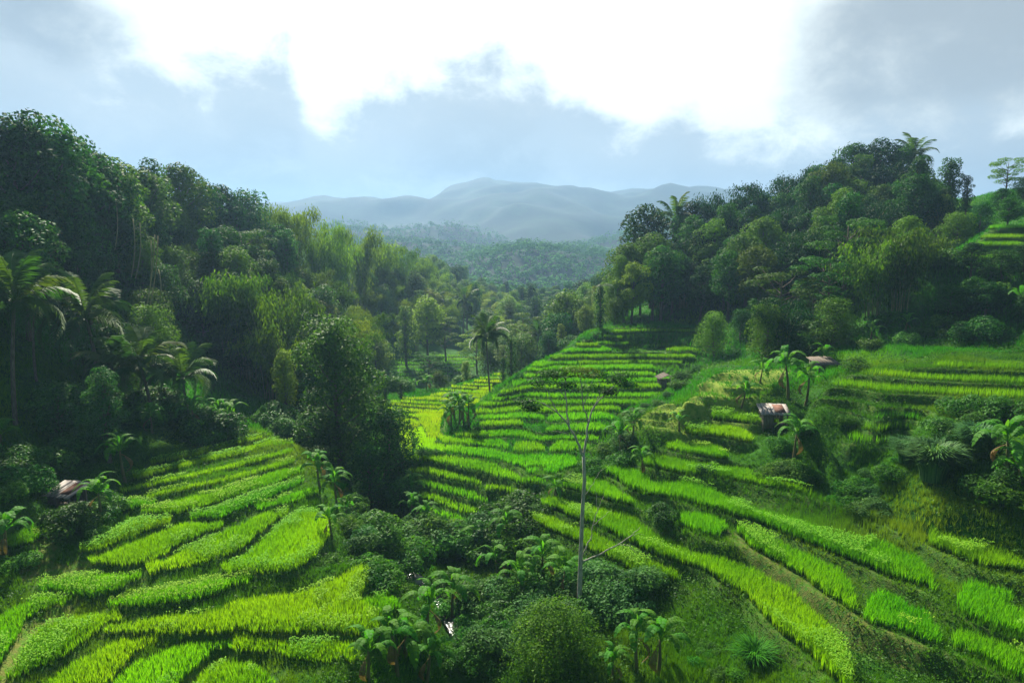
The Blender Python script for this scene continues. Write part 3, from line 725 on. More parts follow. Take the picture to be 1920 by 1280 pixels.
def plant_region(name):
    sp_, nb, h0, w0, group, lab = BEDS[name]; R = REG[name]; gen = np.random.default_rng(abs(hash(name)) % 1000 if False else len(name) * 17)
    bb = R['bb']
    xs = np.arange(bb[0], bb[1], sp_); ys = np.arange(bb[2], bb[3], sp_)
    X, Y = np.meshgrid(xs, ys); X = X.ravel() + gen.uniform(-.35, .35, X.size) * sp_; Y = Y.ravel() + gen.uniform(-.35, .35, Y.size) * sp_
    K, sd = region_fields(X, Y, name); ok = sd > -0.15; X, Y, K, sd = X[ok], Y[ok], K[ok], sd[ok]
    e = 0.15; K2, _ = region_fields(X + e, Y, name); K3, _ = region_fields(X, Y + e, name)
    g = np.clip(np.hypot((K2 - K) / e, (K3 - K) / e), 0.05, 3)
    K = K + (0.10 * vnoise(X, Y, 0.8, 1) + 0.12 * vnoise(X, Y, 2.7, 0)) * (.4 if name == 'middle' else 1)
    J = np.floor(K).astype(int); f = K - J
    over = np.zeros(X.shape, bool)
    for other in ORDER[ORDER.index(name) + 1:]:
        _, so = region_fields(X, Y, other); over |= so > 0
    over |= in_beds(X, Y, .3)
    ok = ~over; X, Y, K, g = X[ok], Y[ok], K[ok], g[ok]
    J = np.floor(K).astype(int); f = K - J
    n = len(R['Z']); total = 0
    for j in range(n):
        z = R['Z'][j]
        u = u_of(X, Y, z)
        seglist = R['seg'][j]; multi = len(seglist) > 1
        for si, (a, b) in enumerate(seglist):
            ppm = F / np.median(Y[J == j]) if (J == j).any() else 20
            ea = (u - a) / ppm; eb = (b - u) / ppm      # metres from the ends of the bed
            endd = np.minimum(ea, eb)
            cap = R['cap'] * np.sqrt(np.clip(endd / 0.9, 0, 1)) if name not in ('distant', 'sunlit') else R['cap']
            wmax = R['wmax']
            if name == 'left' and j in (2, 5): wmax = 9
            if name == "middle" and j in (5, 6): wmax = 9
            if name == 'middle' and j == 99: pass
            m = (J == j) & (endd > 0.0) & (f < cap) & (f / g < wmax) & (f > 0.015)
            if m.sum() < 25: continue
            mi = np.where(m)[0]; m = mi[one_piece(X[mi], Y[mi], .45 if name != 'distant' else .9)]
            x, y = X[m], Y[m]; zz = land(x, y)
            zz = np.minimum(zz, z + 0.15)
            RICE_XY.append(np.c_[x, y])
            hv = h0 * (1 + 0.16 * vnoise(x, y, 1.1, 0) + 0.22 * vnoise(x, y, 3.3, 1)) * gen.uniform(.95, 1.05, len(x)) * (0.93 + 0.14 * gen.random())
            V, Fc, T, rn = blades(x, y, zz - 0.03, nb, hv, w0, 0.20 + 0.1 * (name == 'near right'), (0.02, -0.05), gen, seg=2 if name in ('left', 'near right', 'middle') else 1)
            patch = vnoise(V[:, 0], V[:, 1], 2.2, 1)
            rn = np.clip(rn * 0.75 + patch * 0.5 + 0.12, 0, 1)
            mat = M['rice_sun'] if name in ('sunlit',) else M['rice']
            ripe_sun = np.zeros(len(V))
            if name == 'middle': ripe_sun = sstep(-1.5, -7.5, V[:, 0] + 2 * vnoise(V[:, 0], V[:, 1], 3, 0)) * .9 * sstep(58, 68, V[:, 1])  # yellow tint toward the left paints in the sunlit part
            elif name == 'left': ripe_sun = np.clip(.25 + .8 * vnoise(V[:, 0], V[:, 1], 6, 1) + sstep(-19, -13, V[:, 0]) * .2 * sstep(40, 50, V[:, 1]), 0, .6)
            elif name in ('near right', 'upper right'): ripe_sun = np.clip(.05 + .5 * vnoise(V[:, 0], V[:, 1], 5, 0), 0, .3)
            me = mesh_from('rice_bed', V, Fc, {'t': T, 'rnd': rn, 'ripe_sun': ripe_sun})
            o = obj('rice_bed', me, mat)
            ps = ''
            if multi:
                k = len(seglist)
                ps = ([', leftmost length'] + [', second length from the left', ', third length from the left', ', fourth length from the left'][:k - 2] + [', rightmost length'])[si]
            tag(o, lab.format(o=ORD[j], p=ps), 'rice bed', group)
            pale = vnoise(x, y, 2.6, 0) + 0.35 * vnoise(x, y, 0.9, 1) + (f[m] < 0.2) * 0.12
            frac = {'left': 0.10, 'near right': 0.26, 'middle': 0.34}.get(name, 1)
            pm = pale > frac
            if name in ('left', 'near right') and pm.sum() > 10:
                V, Fc, rn = heads_at(x[pm], y[pm], zz[pm], hv[pm], gen, 3)
                obj('ear', mesh_from('rice_ears', V, Fc, {'rnd': rn, 't': np.ones(len(V))}), M['rice_pale'], o)['kind'] = 'stuff'
            total += len(x)
    print('rice', name, total)
def plant_beds():
    gen = np.random.default_rng(33)
    for bi, B_ in enumerate(PB):
        name = B_['region']; sp_, nb, h0, w0, group, lab = BEDS[name]; bb = B_['bb']; ring = B_['ring']
        X, Y = np.meshgrid(np.arange(bb[0], bb[1], sp_), np.arange(bb[2], bb[3], sp_))
        X = X.ravel() + gen.uniform(-.4, .4, X.size) * sp_; Y = Y.ravel() + gen.uniform(-.4, .4, Y.size) * sp_
        wob = 0.16 * vnoise(X, Y, .9, 1) + 0.2 * vnoise(X, Y, 2.3, 0)
        sd = poly_sd(X + wob, Y - wob, ring)
        for o_ in PB[bi + 1:] if name == 'left' else []:
            sd = np.where(poly_sd(X, Y, o_['ring']) > -.12, -1, sd)
        m = sd > -0.2; x, y, e = X[m], Y[m], sd[m]
        if len(x) < 8: continue
        m = one_piece(x, y, .5); x, y, e = x[m], y[m], e[m]
        RICE_XY.append(np.c_[x, y]); zz = B_['z'] + 0.0 * x
        hv = h0 * (1 + .14 * vnoise(x, y, 1.1, 0) + .16 * vnoise(x, y, 3.3, 1)) * gen.uniform(.95, 1.05, len(x)) * (.8 + .2 * np.clip(e / .35, 0, 1))
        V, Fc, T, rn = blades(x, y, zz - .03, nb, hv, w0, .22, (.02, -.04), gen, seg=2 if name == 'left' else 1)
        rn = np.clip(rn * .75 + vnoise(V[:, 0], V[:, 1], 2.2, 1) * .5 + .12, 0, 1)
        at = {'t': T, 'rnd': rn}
        if name == 'left': at['ripe_sun'] = np.clip(.12 + .7 * vnoise(V[:, 0], V[:, 1], 6, 1) + sstep(-19, -13, V[:, 0]) * .25 * sstep(38, 46, V[:, 1]), 0, .55)  # random ripening, plus sunlight painted over the field's right part
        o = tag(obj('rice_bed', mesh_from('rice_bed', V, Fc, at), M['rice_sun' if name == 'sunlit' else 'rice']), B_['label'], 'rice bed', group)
        if name == 'left':
            pale = vnoise(x, y, 2.4, 0) + .4 * vnoise(x, y, .8, 1) + (e < .5) * .16 + (.38 if 'pale' in B_['label'] else -.06)
            pm = pale > .2
            if pm.sum() > 10:
                V, Fc, rn = heads_at(x[pm], y[pm], zz[pm], hv[pm], gen, 3, .12)
                obj('ear', mesh_from('rice_ears', V, Fc, {'rnd': rn, 't': np.ones(len(V))}), M['rice_pale'], o)['kind'] = 'stuff'
def in_beds(x, y, mg=0.0):
    r = np.zeros(np.shape(x), bool)
    for B_ in PB:
        bb = B_['bb']; m = (x > bb[0]) & (x < bb[1]) & (y > bb[2]) & (y < bb[3])
        if m.any(): r[m] |= poly_sd(x[m], y[m], B_['ring']) > -mg
    return r
for nm in BEDS:
    if nm in REG: plant_region(nm)
plant_beds()

# ------------------------------------------------------------------ leaves and crowns
def leaf_quads(P, N, size, gen, aspect=0.45, droop=0.0, dirs=None):
    """one kite-shaped leaf per point, surface normal N"""
    n = len(P); N = norm(N)
    if dirs is None: dirs = gen.normal(size=(n, 3))
    T = norm(dirs - (dirs * N).sum(1, keepdims=True) * N); T[:, 2] -= droop; T = norm(T)
    B = norm(np.cross(N, T)); L = (size * gen.uniform(0.65, 1.35, n))[:, None]; W = L * aspect / 2
    a = P - T * L * 0.5; b = P + T * L * 0.5; c1 = P + B * W - T * L * 0.05; c2 = P - B * W - T * L * 0.05
    V = np.stack([a, c1, b, c2], 1).reshape(-1, 3); i = np.arange(n) * 4
    return V, [np.c_[i, i + 1, i + 2, i + 3]], np.repeat(gen.random(n), 4)
def clump_cloud(centers, radii, n_leaf, size, gen, flat=0.75, aspect=0.5, droop=0.2, fill=0.22, up=0.5):
    Vs, Fs, Rs = [], [], []
    out = MB()
    w = radii ** 2 / (radii ** 2).sum()
    cnt = np.maximum(3, (w * n_leaf).astype(int))
    for c, r, k in zip(centers, radii, cnt):
        d = norm(gen.normal(size=(k, 3))); d[:, 2] = np.abs(d[:, 2]) * np.where(gen.random(k) < 0.72, 1, -1)
        rr = r * (1 - fill * gen.random(k) ** 2) * (1 + 0.18 * np.sin(d[:, 0] * 5 + c[0]) * np.cos(d[:, 1] * 6 + c[1]))
        P = c + d * rr[:, None] * np.array([1, 1, flat])
        N = norm(d * 0.9 + np.array([0, 0, up]) + gen.normal(size=(k, 3)) * 0.55)
        V, Fc, rn = leaf_quads(P, N, size, gen, aspect, droop)
        rn = np.clip(rn * 0.55 + gen.random() * 0.5 - .05, 0, 1)
        out.add(V, Fc, rnd=rn)
    return out
def make_tree(seed, h, cr, kind='round', n_leaf=3500, size=0.3, mat='tree', bark='bark', lean=0.0, crown_from=0.35, name='broadleaf_tree', bare=False):
    gen = np.random.default_rng(seed)
    if name == 'broadleaf_tree': name = {'dome': 'dome_crowned_tree', 'tall': 'slender_tree'}.get(kind, name)
    root = bpy.data.objects.new(name, None)
    C.objects.link(root)
    tb = MB(); top = h * 0.86
    bend = gen.normal(0, 0.25, 2)
    zs = np.linspace(0, 1, 7)
    tp = np.c_[bend[0] * np.sin(zs * 3) + lean * zs, bend[1] * np.sin(zs * 2.4), zs * top]
    r0 = 0.018 * h + 0.05
    tb.tube(tp, r0 * (1 - 0.8 * zs), 7)
    cen, rad = [], []
    if kind == 'round': nb = 20
    elif kind == 'tall': nb = 24
    elif kind == 'flat': nb = 16
    elif kind == 'dome': nb = 26
    for i in range(nb):
        t = crown_from + (1 - crown_from) * (i + gen.random() * .6) / nb
        a = i * 2.4 + gen.normal(0, .4)
        if kind == 'round': prof = math.sin(min(1, (t - crown_from) / (1 - crown_from) * 0.88 + 0.14) * math.pi) ** 0.6
        elif kind == 'tall': prof = (0.55 + 0.45 * math.sin((t - crown_from) / (1 - crown_from) * math.pi)) * gen.uniform(.5, 1)
        elif kind == 'flat': prof = 0.45 + 0.55 * (1 - abs((t - crown_from) / (1 - crown_from) * 2 - 1.2) * .6)
        else: prof = math.sqrt(max(0.05, 1 - ((t - crown_from) / (1.02 - crown_from)) ** 2))
        rr = cr * prof * gen.uniform(0.62, 1.0) * (0.86 if kind != 'tall' else 0.6)
        base = np.array([np.interp(max(0.05, t - .12), zs, tp[:, 0]), np.interp(t - .12, zs, tp[:, 1]), (t - .12) * top])
        tip = np.array([tp[3, 0] + math.cos(a) * rr, tp[3, 1] + math.sin(a) * rr, t * h * 0.95])
        mid = (base + tip) / 2 + np.array([0, 0, -0.1 * rr])
        tb.tube(np.array([base, mid, tip]), [r0 * 0.35, r0 * 0.22, r0 * 0.06], 4)
        cen.append(tip); rad.append(cr * gen.uniform(0.26, 0.46) * (0.8 if kind == 'flat' else 1))
        if kind in ('round', 'dome'):
            cen.append((tip * 0.6 + np.array([tp[4, 0], tp[4, 1], t * h * 0.9]) * 0.4) + gen.normal(0, .3, 3)); rad.append(cr * gen.uniform(0.25, 0.4))
    cen = np.array(cen); rad = np.array(rad)
    flat = {'round': 0.8, 'tall': 0.85, 'flat': 0.32, 'dome': 0.85}[kind]
    obj('trunk', tb.mesh('trunk', True), M[bark], root)
    cr_ = clump_cloud(cen, rad, n_leaf, size, gen, flat, up=0.9 if kind == 'flat' else 0.5)
    obj('crown', cr_.mesh('crown'), M[mat], root)
    root['h'] = h
    return root
def make_bamboo(seed, h, spread, n_culm=18, leaves=4500, mat='bamboo', size=0.34):
    gen = np.random.default_rng(seed); root = bpy.data.objects.new('bamboo_clump', None); C.objects.link(root)
    fb = MB(); tb = MB()
    for i in range(n_culm):
        a = gen.uniform(0, 2 * np.pi); r = gen.uniform(0.1, 0.8); L = h * gen.uniform(0.75, 1.08); out = spread * gen.uniform(0.3, 1.0)
        t = np.linspace(0, 1, 9); arch = t ** 2.2
        P = np.c_[math.cos(a) * (r + out * arch), math.sin(a) * (r + out * arch), L * (t - 0.20 * t ** 5)]
        P[:, 2] -= 0.16 * L * arch ** 2 * gen.uniform(.2, 1.3)
        tb.tube(P, 0.055 * (1 - 0.85 * t), 5)
        k = leaves // n_culm
        tt = 0.30 + 0.72 * gen.random(k) ** 0.85; tt = np.clip(tt, 0, 1)
        Q = np.stack([np.interp(tt, t, P[:, c]) for c in range(3)], 1)
        rad = 0.25 + 0.85 * np.sin(np.clip((tt - .25) / .8, 0, 1) * np.pi) ** .6
        off = gen.normal(size=(k, 3)) * rad[:, None] * 0.55; off[:, 2] = off[:, 2] * .7 - np.abs(gen.normal(size=k)) * 0.3
        d = np.c_[off[:, :2], -0.9 - gen.random(k) * .4]
        V, Fc, rn = leaf_quads(Q + off, norm(np.c_[off[:, :2] * 1.0, np.full(k, .5)] + gen.normal(size=(k, 3)) * .6), size, gen, 0.34, 0.5, d)
        fb.add(V, Fc, rnd=np.clip(rn * .6 + gen.random() * .4, 0, 1))
    obj('culm', tb.mesh('culm', True), M['culm'], root); obj('foliage', fb.mesh('foliage'), M[mat], root)
    root['h'] = h * .9
    return root
def make_shrub(seed, r, h, n_leaf, size, mat='bush', name='shrub', aspect=.5, lumps=15):
    gen = np.random.default_rng(seed); cen = gen.normal(0, r * .42, (lumps, 3)); cen[:, 2] = h * (.35 + .4 * gen.random(lumps)) * (1 - .35 * (np.hypot(cen[:, 0], cen[:, 1]) / r))
    rad = r * gen.uniform(.25, .5, lumps)
    cen[:, 2] = np.maximum(cen[:, 2], rad * .4)
    o = bpy.data.objects.new(name, clump_cloud(cen, rad, n_leaf, size, gen, .85, aspect, .1, .2, .5).mesh(name)); o.data.materials.append(M[mat]); C.objects.link(o)
    return o
def make_reeds(seed, r, h, n, w=.05, mat='reed', name='reed_clump'):
    gen = np.random.default_rng(seed); b = MB()
    for i in range(n):
        a = gen.uniform(0, 2 * np.pi); q = r * gen.random() ** .7 * .5; L = h * gen.uniform(.6, 1.1); out = r * gen.uniform(.3, 1.1)
        t = np.linspace(0, 1, 6); P = np.c_[math.cos(a) * (q + out * t ** 2), math.sin(a) * (q + out * t ** 2), L * (t * 1.15 - .5 * t ** 3)]
        sd_ = np.array([-math.sin(a), math.cos(a), 0]); W = (w * np.sin(np.clip(t * .9 + .1, 0, 1) * np.pi) ** .7)[:, None]
        V = np.stack([P - sd_ * W, P + sd_ * W], 1).reshape(-1, 3); j = np.arange(5) * 2
        b.add(V, [np.c_[j, j + 1, j + 3, j + 2]], rnd=gen.random(), t=np.repeat(t, 2))
    o = bpy.data.objects.new(name, b.mesh(name)); o.data.materials.append(M[mat]); C.objects.link(o); return o

# banana: stem, each leaf a part
def banana_leaf(seed, L, W, torn=True):
    gen = np.random.default_rng(seed); b = MB(); n = 13
    t = np.linspace(0, 1, n); x = L * (t - .10 * t ** 3) ; z = 0.55 * L * np.sin(t * 2.0) * .9 - .62 * L * t ** 3
    mid = np.c_[x * .88, np.zeros(n), z * .78]
    w = W * np.clip(np.sin(np.clip((t - .10) / .9, 0, 1) * np.pi) ** .55, 0, 1)
    b.tube(mid, .028 * (1 - .8 * t), 5, rnd=.9)
    for s in (-1, 1):
        for k in range(2, n - 1):
            g = .10 if torn else 0.0
            a0, a1 = k + g * gen.random(), k + 1 - g * gen.random() * 1.5
            q0 = np.array([np.interp(a0, range(n), mid[:, c]) for c in range(3)]); q1 = np.array([np.interp(a1, range(n), mid[:, c]) for c in range(3)])
            w0, w1 = np.interp(a0, range(n), w), np.interp(a1, range(n), w); dr = gen.uniform(.15, .5)
            sweep = .35 * w1
            e0 = q0 + np.array([sweep, s * w0 * .97, -dr * w0]); e1 = q1 + np.array([sweep, s * w1 * .97, -dr * w1])
            m0 = q0 + np.array([sweep * .5, s * w0 * .5, .08 * w0]); m1 = q1 + np.array([sweep * .5, s * w1 * .5, .08 * w1])
            b.add([q0, q1, m1, m0, e1, e0], [np.array([[0, 1, 2, 3], [3, 2, 4, 5]])], rnd=.3 + .3 * gen.random())
    return b.mesh('banana_leaf', False)
BL_ = [banana_leaf(i, 2.35, .30) for i in range(3)]
def new_leaf():
    b = MB(); n = 9; t = np.linspace(0, 1, n); L = 1.25
    mid = np.c_[.12 * t ** 2 * L, 0 * t, t * L]; w = .19 * np.sin(np.clip((t - .12) / .9, 0, 1) * np.pi) ** .6
    for s in (-1, 1):
        V = np.stack([mid, mid + np.c_[.5 * w, s * w, 0 * w]], 1).reshape(-1, 3); j = np.arange(n - 1) * 2
        b.add(V, [np.c_[j, j + 1, j + 3, j + 2]], rnd=.5)
    return b.mesh('new_leaf', True)
NEWL = new_leaf()
for me in BL_: me.materials.append(M['banana'])
NEWL.materials.append(M['banana_new'])
DRYL = banana_leaf(77, 1.8, .22); DRYL.materials.append(M['dry'])
def make_banana(seed, h, nl=8):
    gen = np.random.default_rng(seed); root = bpy.data.objects.new('banana_plant', None); C.objects.link(root)
    tb = MB(); z = np.linspace(0, h, 6); tb.tube(np.c_[.1 * np.sin(z), 0 * z, z], .13 - .07 * z / h, 8)
    obj('stem', tb.mesh('banana_stem', True), M['bstem'], root)
    for i in range(nl):
        o = obj('leaf', BL_[i % 3], None, root); el = -0.05 - 1.0 * (1 - i / nl) + .35
        o.location = (.1 * math.sin(h), 0, h - .12 + .02 * i); s = gen.uniform(.75, 1.05); o.scale = (s, s, s)
        o.rotation_euler = (gen.normal(0, .12), -(i / nl) * 1.15 + .12, i * 2.4 + gen.normal(0, .25))
    o = obj('leaf', NEWL, None, root); o.location = (.1 * math.sin(h), 0, h - .1); o.rotation_euler = (gen.normal(0, .1), gen.normal(0, .12), gen.uniform(0, 6)); o['label'] = 'upright young pale green leaf'
    o = obj('leaf', DRYL, None, root); o.location = (0, 0, h - .25); o.rotation_euler = (0, 1.25, gen.uniform(0, 6)); o['label'] = 'brown withered hanging leaf'
    root['h'] = h + 1.5
    return root
# coconut palm: trunk, each frond a part
def frond_mesh(seed, L, droop):
    gen = np.random.default_rng(seed); b = MB(); n = 10; t = np.linspace(0, 1, n)
    mid = np.c_[L * (t - .18 * t ** 3 * droop), 0 * t, L * (.42 * np.sin(t * 1.7) - .52 * droop * t ** 2.6)]
    b.tube(mid, .035 * (1 - .8 * t), 4, rnd=.8)
    k = 34; tt = np.linspace(.14, .99, k)
    for s in (-1, 1):
        Q = np.stack([np.interp(tt, t, mid[:, c]) for c in range(3)], 1)
        ll = (.95 * np.sin(np.clip(tt * .95 + .08, 0, 1) * np.pi) ** .6 * gen.uniform(.85, 1.1, k) * L / 3.4)
        tip = Q + np.c_[ll * .45, s * ll * .72, -ll * gen.uniform(.25, .6, k)]
        wv = np.array([.05, 0, 0]); V = np.stack([Q - wv, Q + wv, (Q + tip) / 2 + wv * .9 + [0, 0, .05], tip, (Q + tip) / 2 - wv * .9 + [0, 0, .05]], 1).reshape(-1, 3)
        i = np.arange(k) * 5; b.add(V, [np.c_[i, i + 1, i + 2, i + 4], np.c_[i + 4, i + 2, i + 3]], rnd=.2 + .5 * gen.random())
    me = b.mesh('palm_frond'); me.materials.append(M['palm']); return me
FR = [frond_mesh(1, 3.6, .55), frond_mesh(2, 3.6, 1.0), frond_mesh(3, 3.3, 1.5)]
def make_palm(seed, h, nf=18, s=1.0, lean=.6, name='coconut_palm'):
    gen = np.random.default_rng(seed); root = bpy.data.objects.new(name, None); C.objects.link(root)
    tb = MB(); z = np.linspace(0, 1, 9); px = lean * z ** 2; tb.tube(np.c_[px, .3 * np.sin(z * 2), z * h], .16 - .07 * z, 8)
    obj('trunk', tb.mesh('palm_trunk', True), M['bark'], root)
    for i in range(nf):
        q = i / nf; k = 0 if q > .66 else (1 if q > .3 else 2)
        o = obj('frond', FR[k], None, root); o.location = (lean, .3 * math.sin(2), h - .05); ss = s * gen.uniform(.85, 1.1); o.scale = (ss, ss, ss)
        o.rotation_euler = (gen.normal(0, .15), .55 - 1.55 * q ** 1.1, i * 2.4 + gen.normal(0, .2))
    root['h'] = h + 1.6
    return root

FIRST = {}
def proto(k, o): FIRST[k] = [o, False]; return o
proto('round1', make_tree(1, 11, 3.6, 'round', 7000, .36))
proto('round2', make_tree(2, 12, 3.9, 'round', 7400, .38))
proto('dome1', make_tree(3, 9, 4.2, 'dome', 7000, .34, crown_from=.2))
proto('dome2', make_tree(4, 8, 3.4, 'dome', 6500, .29, crown_from=.15))
proto('tall1', make_tree(5, 13, 2.8, 'tall', 5600, .32, crown_from=.3))
proto('tall2', make_tree(6, 12, 2.3, 'tall', 5000, .30, crown_from=.2))
proto('flat1', make_tree(7, 10, 4.4, 'flat', 6000, .25, name='umbrella_tree', crown_from=.45))
proto('flat2', make_tree(8, 8, 3.6, 'flat', 5000, .23, name='umbrella_tree', crown_from=.4))
proto('bam1', make_bamboo(11, 12, 4.6, 20, 9000))
proto('bam2', make_bamboo(12, 10, 3.8, 16, 8000))
proto('bam3', make_bamboo(13, 13, 5.2, 18, 8600))
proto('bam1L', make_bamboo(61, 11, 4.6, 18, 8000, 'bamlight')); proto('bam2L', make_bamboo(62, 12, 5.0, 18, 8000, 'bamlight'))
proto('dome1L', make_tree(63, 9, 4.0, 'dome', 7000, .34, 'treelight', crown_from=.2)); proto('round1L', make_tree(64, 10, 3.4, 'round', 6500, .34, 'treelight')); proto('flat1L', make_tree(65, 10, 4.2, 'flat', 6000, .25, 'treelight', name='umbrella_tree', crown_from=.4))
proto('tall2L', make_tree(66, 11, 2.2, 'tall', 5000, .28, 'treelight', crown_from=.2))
proto('bam1D', make_bamboo(67, 12, 4.6, 20, 9000, 'bamshade')); proto('bam3D', make_bamboo(68, 12, 5.2, 20, 9000, 'bamshade'))
proto('pale', make_tree(14, 10, 2.6, 'tall', 9000, .22, 'pale', crown_from=.22, name='pale_leaved_tree'))
proto('dark', make_tree(15, 12.5, 3.5, 'round', 20000, .25, 'bush', crown_from=.2, name='spreading_tree'))
proto('vine', make_tree(16, 7, 1.3, 'tall', 3200, .2, 'tree', crown_from=.05, name='vine_covered_tree'))
proto('lime', make_tree(17, 4.6, 3.9, 'dome', 17000, .19, 'lime', crown_from=.1, name='leafy_bushy_tree'))
proto('banana1', make_banana(21, 1.9, 8)); proto('banana2', make_banana(22, 2.5, 9)); proto('banana3', make_banana(23, 1.2, 6))
proto('palm1', make_palm(31, 8.6, 22, 1.3)); proto('palm2', make_palm(32, 7.0, 18, 1.05, -.8))
proto('shrub1', make_shrub(41, 1.2, 1.3, 2600, .17)); proto('shrub2', make_shrub(42, 1.0, 1.0, 2600, .12)); proto('shrub3', make_shrub(43, 1.5, 1.9, 4200, .16)); proto('shrub4', make_shrub(44, .8, .8, 2200, .11, 'weed'))
proto('shrub5', make_shrub(45, 1.2, 1.3, 4200, .12, 'pale')); proto('shrub6', make_shrub(46, 1.4, 1.6, 4200, .14, 'lime')); proto('palm3', make_palm(33, 4.4, 19, 1.15, .5))
proto('grassy1', make_reeds(51, 1.0, 1.1, 380, .022, 'weed', 'grass_tussock')); proto('reed', make_reeds(52, 1.5, 3.3, 1100, .045))
USED_XY = []
def put(k, x, y, label, cat, group=None, s=1.0, rz=None, dz=0.0, tilt=(0, 0), z=None, sz=None):
    o, used = FIRST[k]
    zz = float(ground_z(x, y)[0]) if z is None else z
    rz = random.uniform(0, 6.28) if rz is None else rz
    if used: o = dup(o, (0, 0, 0)); 
    FIRST[k][1] = True
    o.location = (x, y, zz + dz - 0.05); o.rotation_euler = (tilt[0], tilt[1], rz); o.scale = (s, s, s if sz is None else sz)
    if k.startswith('bam') and 'bamboo' not in label: label = label.replace('tree', 'bamboo', 1); cat = 'bamboo'
    if k.startswith('palm') and 'palm' not in label: label = label.replace('tree', 'palm', 1); cat = 'palm'
    tag(o, label, cat)
    if group: o['group'] = group
    elif 'group' in o: del o['group']
    return o
def put_uv(k, u, v, z_or_D, label, cat, group=None, D=None, **kw):
    """stand a plant where the sight line of (u, v) meets the land near distance D"""
    ds = np.linspace(z_or_D * .8, z_or_D * 1.25, 120); r = ray(u, v)
    P = r[None] * (ds / r[1])[:, None]; g = land(P[:, 0], P[:, 1]); df = P[:, 2] - g
    c = np.where((df[:-1] > 0) & (df[1:] <= 0))[0]
    i = c[np.argmin(abs(ds[c] - z_or_D))] if len(c) else int(np.argmin(abs(df) + abs(ds - z_or_D) * .05))
    return put(k, P[i, 0], P[i, 1], label, cat, group, **kw)
def put_top(k, u, vt, D, label, cat, group=None, **kw):
    """a tree whose top reaches the sight line of (u, vt) at distance D"""
    p = at_D(u, vt, D); g = float(ground_z(p[0], p[1])[0])
    s = max(0.35, (p[2] - g) / FIRST[k][0]['h']); sx = min(s, 1.3) if s > 1.3 else max(s, 0.5)
    return put(k, p[0], p[1], label, cat, group, s=sx, sz=s, **kw)
# ------------------------------------------------------------------ palms
PG = 'coconut palms'
put_top('palm1', 918, 612, 88, 'lone coconut palm with thin trunk standing over the sunlit yellow rice', 'palm', PG)
put_top('palm1', 52, 545, 56, 'tall coconut palm with long bare trunk at the left picture edge', 'palm', PG)
put_top('palm3', 168, 545, 60, 'coconut palm half sunk in forest, right of the tall left-edge palm', 'palm', PG)
put_top('palm3', 195, 655, 56, 'coconut palm crown directly behind the pale-leaved tree', 'palm', PG)
put_top('palm3', 277, 645, 57, 'largest-crowned coconut palm of the group above the left rice field', 'palm', PG)
put_top('palm3', 350, 672, 59, 'rightmost coconut palm of the group above the left rice field', 'palm', PG)
put_top('palm2', 1727, 272, 122, 'coconut palm leaning out of the ridge top against the sky', 'palm', PG)
put_top('palm2', 1256, 388, 128, 'small coconut palm on the shoulder of the right forest ridge', 'palm', PG)
put_top('palm1', 1006, 616, 125, 'short bright palm behind the vine tree in the valley', 'palm', PG)
put_top('palm2', 868, 548, 190, 'hazy coconut palm in the far valley trees', 'palm', PG)
put_top('palm2', 705, 645, 112, 'hazy palm left of the distant rice terraces', 'palm', PG)
put_top('palm1', 2, 520, 50, 'palm cut off by the left picture edge', 'palm', PG)
put_top('palm1', 690, 470, 205, 'distant palm crown in the left bamboo slope', 'palm', PG)

# ------------------------------------------------------------------ trees one can point at
put_top('dark', 632, 598, 64, 'big round dark tree between the left field and the sunlit valley', 'tree')
put_top('dome1', 716, 765, 62, 'small dark round-headed tree right of the big round tree', 'tree')
put_top('dome2', 690, 835, 59, 'dark dense tree overhanging the stream bend', 'tree')
put_top('dome2', 748, 905, 57, 'low dark tree at the foot of the central terraces', 'tree')
put_top('dome2', 655, 870, 63, 'shadowy tree behind the stream bend', 'tree')
put_top('pale', 192, 690, 50, 'tall pale grey-green tree behind the left hut', 'tree')
put_top('tall2', 112, 725, 50, 'slim tree with bare stem left of the pale tree', 'tree')
put_top('lime', 1035, 1150, 33, 'broad bushy tree with yellow-green young leaves at the bottom centre', 'tree')
put_top('vine', 960, 630, 96, 'vine-covered column tree right of the lone palm', 'tree')
put_top('vine', 943, 668, 93, 'short vine-wrapped stump beside the column tree', 'tree')
put_top('vine', 722, 700, 84, 'taller vine-draped stump at the left end of the yellow rice', 'tree')
put_top('vine', 753, 722, 86, 'slender vine-draped stump beside the yellow rice', 'tree')
put_top('dome2', 825, 697, 98, 'rounded bush-like tree beyond the yellow rice', 'tree')
put_top('tall2L', 873, 675, 104, 'narrow pale tree between yellow rice and distant terraces', 'tree')
put_top('flat2', 808, 655, 118, 'thin umbrella tree in front of the distant terraces', 'tree')
put_top('flat1L', 835, 590, 150, 'hazy umbrella tree above the distant terraces', 'tree')
put_top('flat1L', 980, 585, 140, 'pale umbrella tree in the middle of the valley', 'tree')
put_top('round1L', 1063, 548, 128, 'tall sunlit tree left of the right forest', 'tree')
put_top('dome1', 1050, 590, 122, 'dark dome-shaped tree below the tall sunlit tree', 'tree')
put_top('tall2L', 1092, 560, 130, 'slim pale tree beside the tall sunlit tree', 'tree')
put_top('dome2', 1030, 625, 118, 'low hazy tree left of the top rice terrace', 'tree')
put_top('flat1L', 895, 620, 135, 'low umbrella tree behind the lone palm', 'tree')
put_top('round1L', 800, 558, 150, 'tall tree with silvery leaves at the forest foot', 'tree')
put_top('tall2L', 760, 570, 145, 'sunlit tree at the end of the left forest', 'tree')
put_top('dome1L', 920, 585, 165, 'hazy round tree in the valley bottom', 'tree')
# vine column with one drooping palm leaf
vc = put_top('vine', 1127, 532, 98, 'dark vine-wrapped column with a drooping palm top at the terrace corner', 'tree')
for i in range(3):
    o = obj('frond', FR[2], None, vc); o.location = (.2, 0, 6.6); o.rotation_euler = (0, .1, 2.6 + i * 1.3)
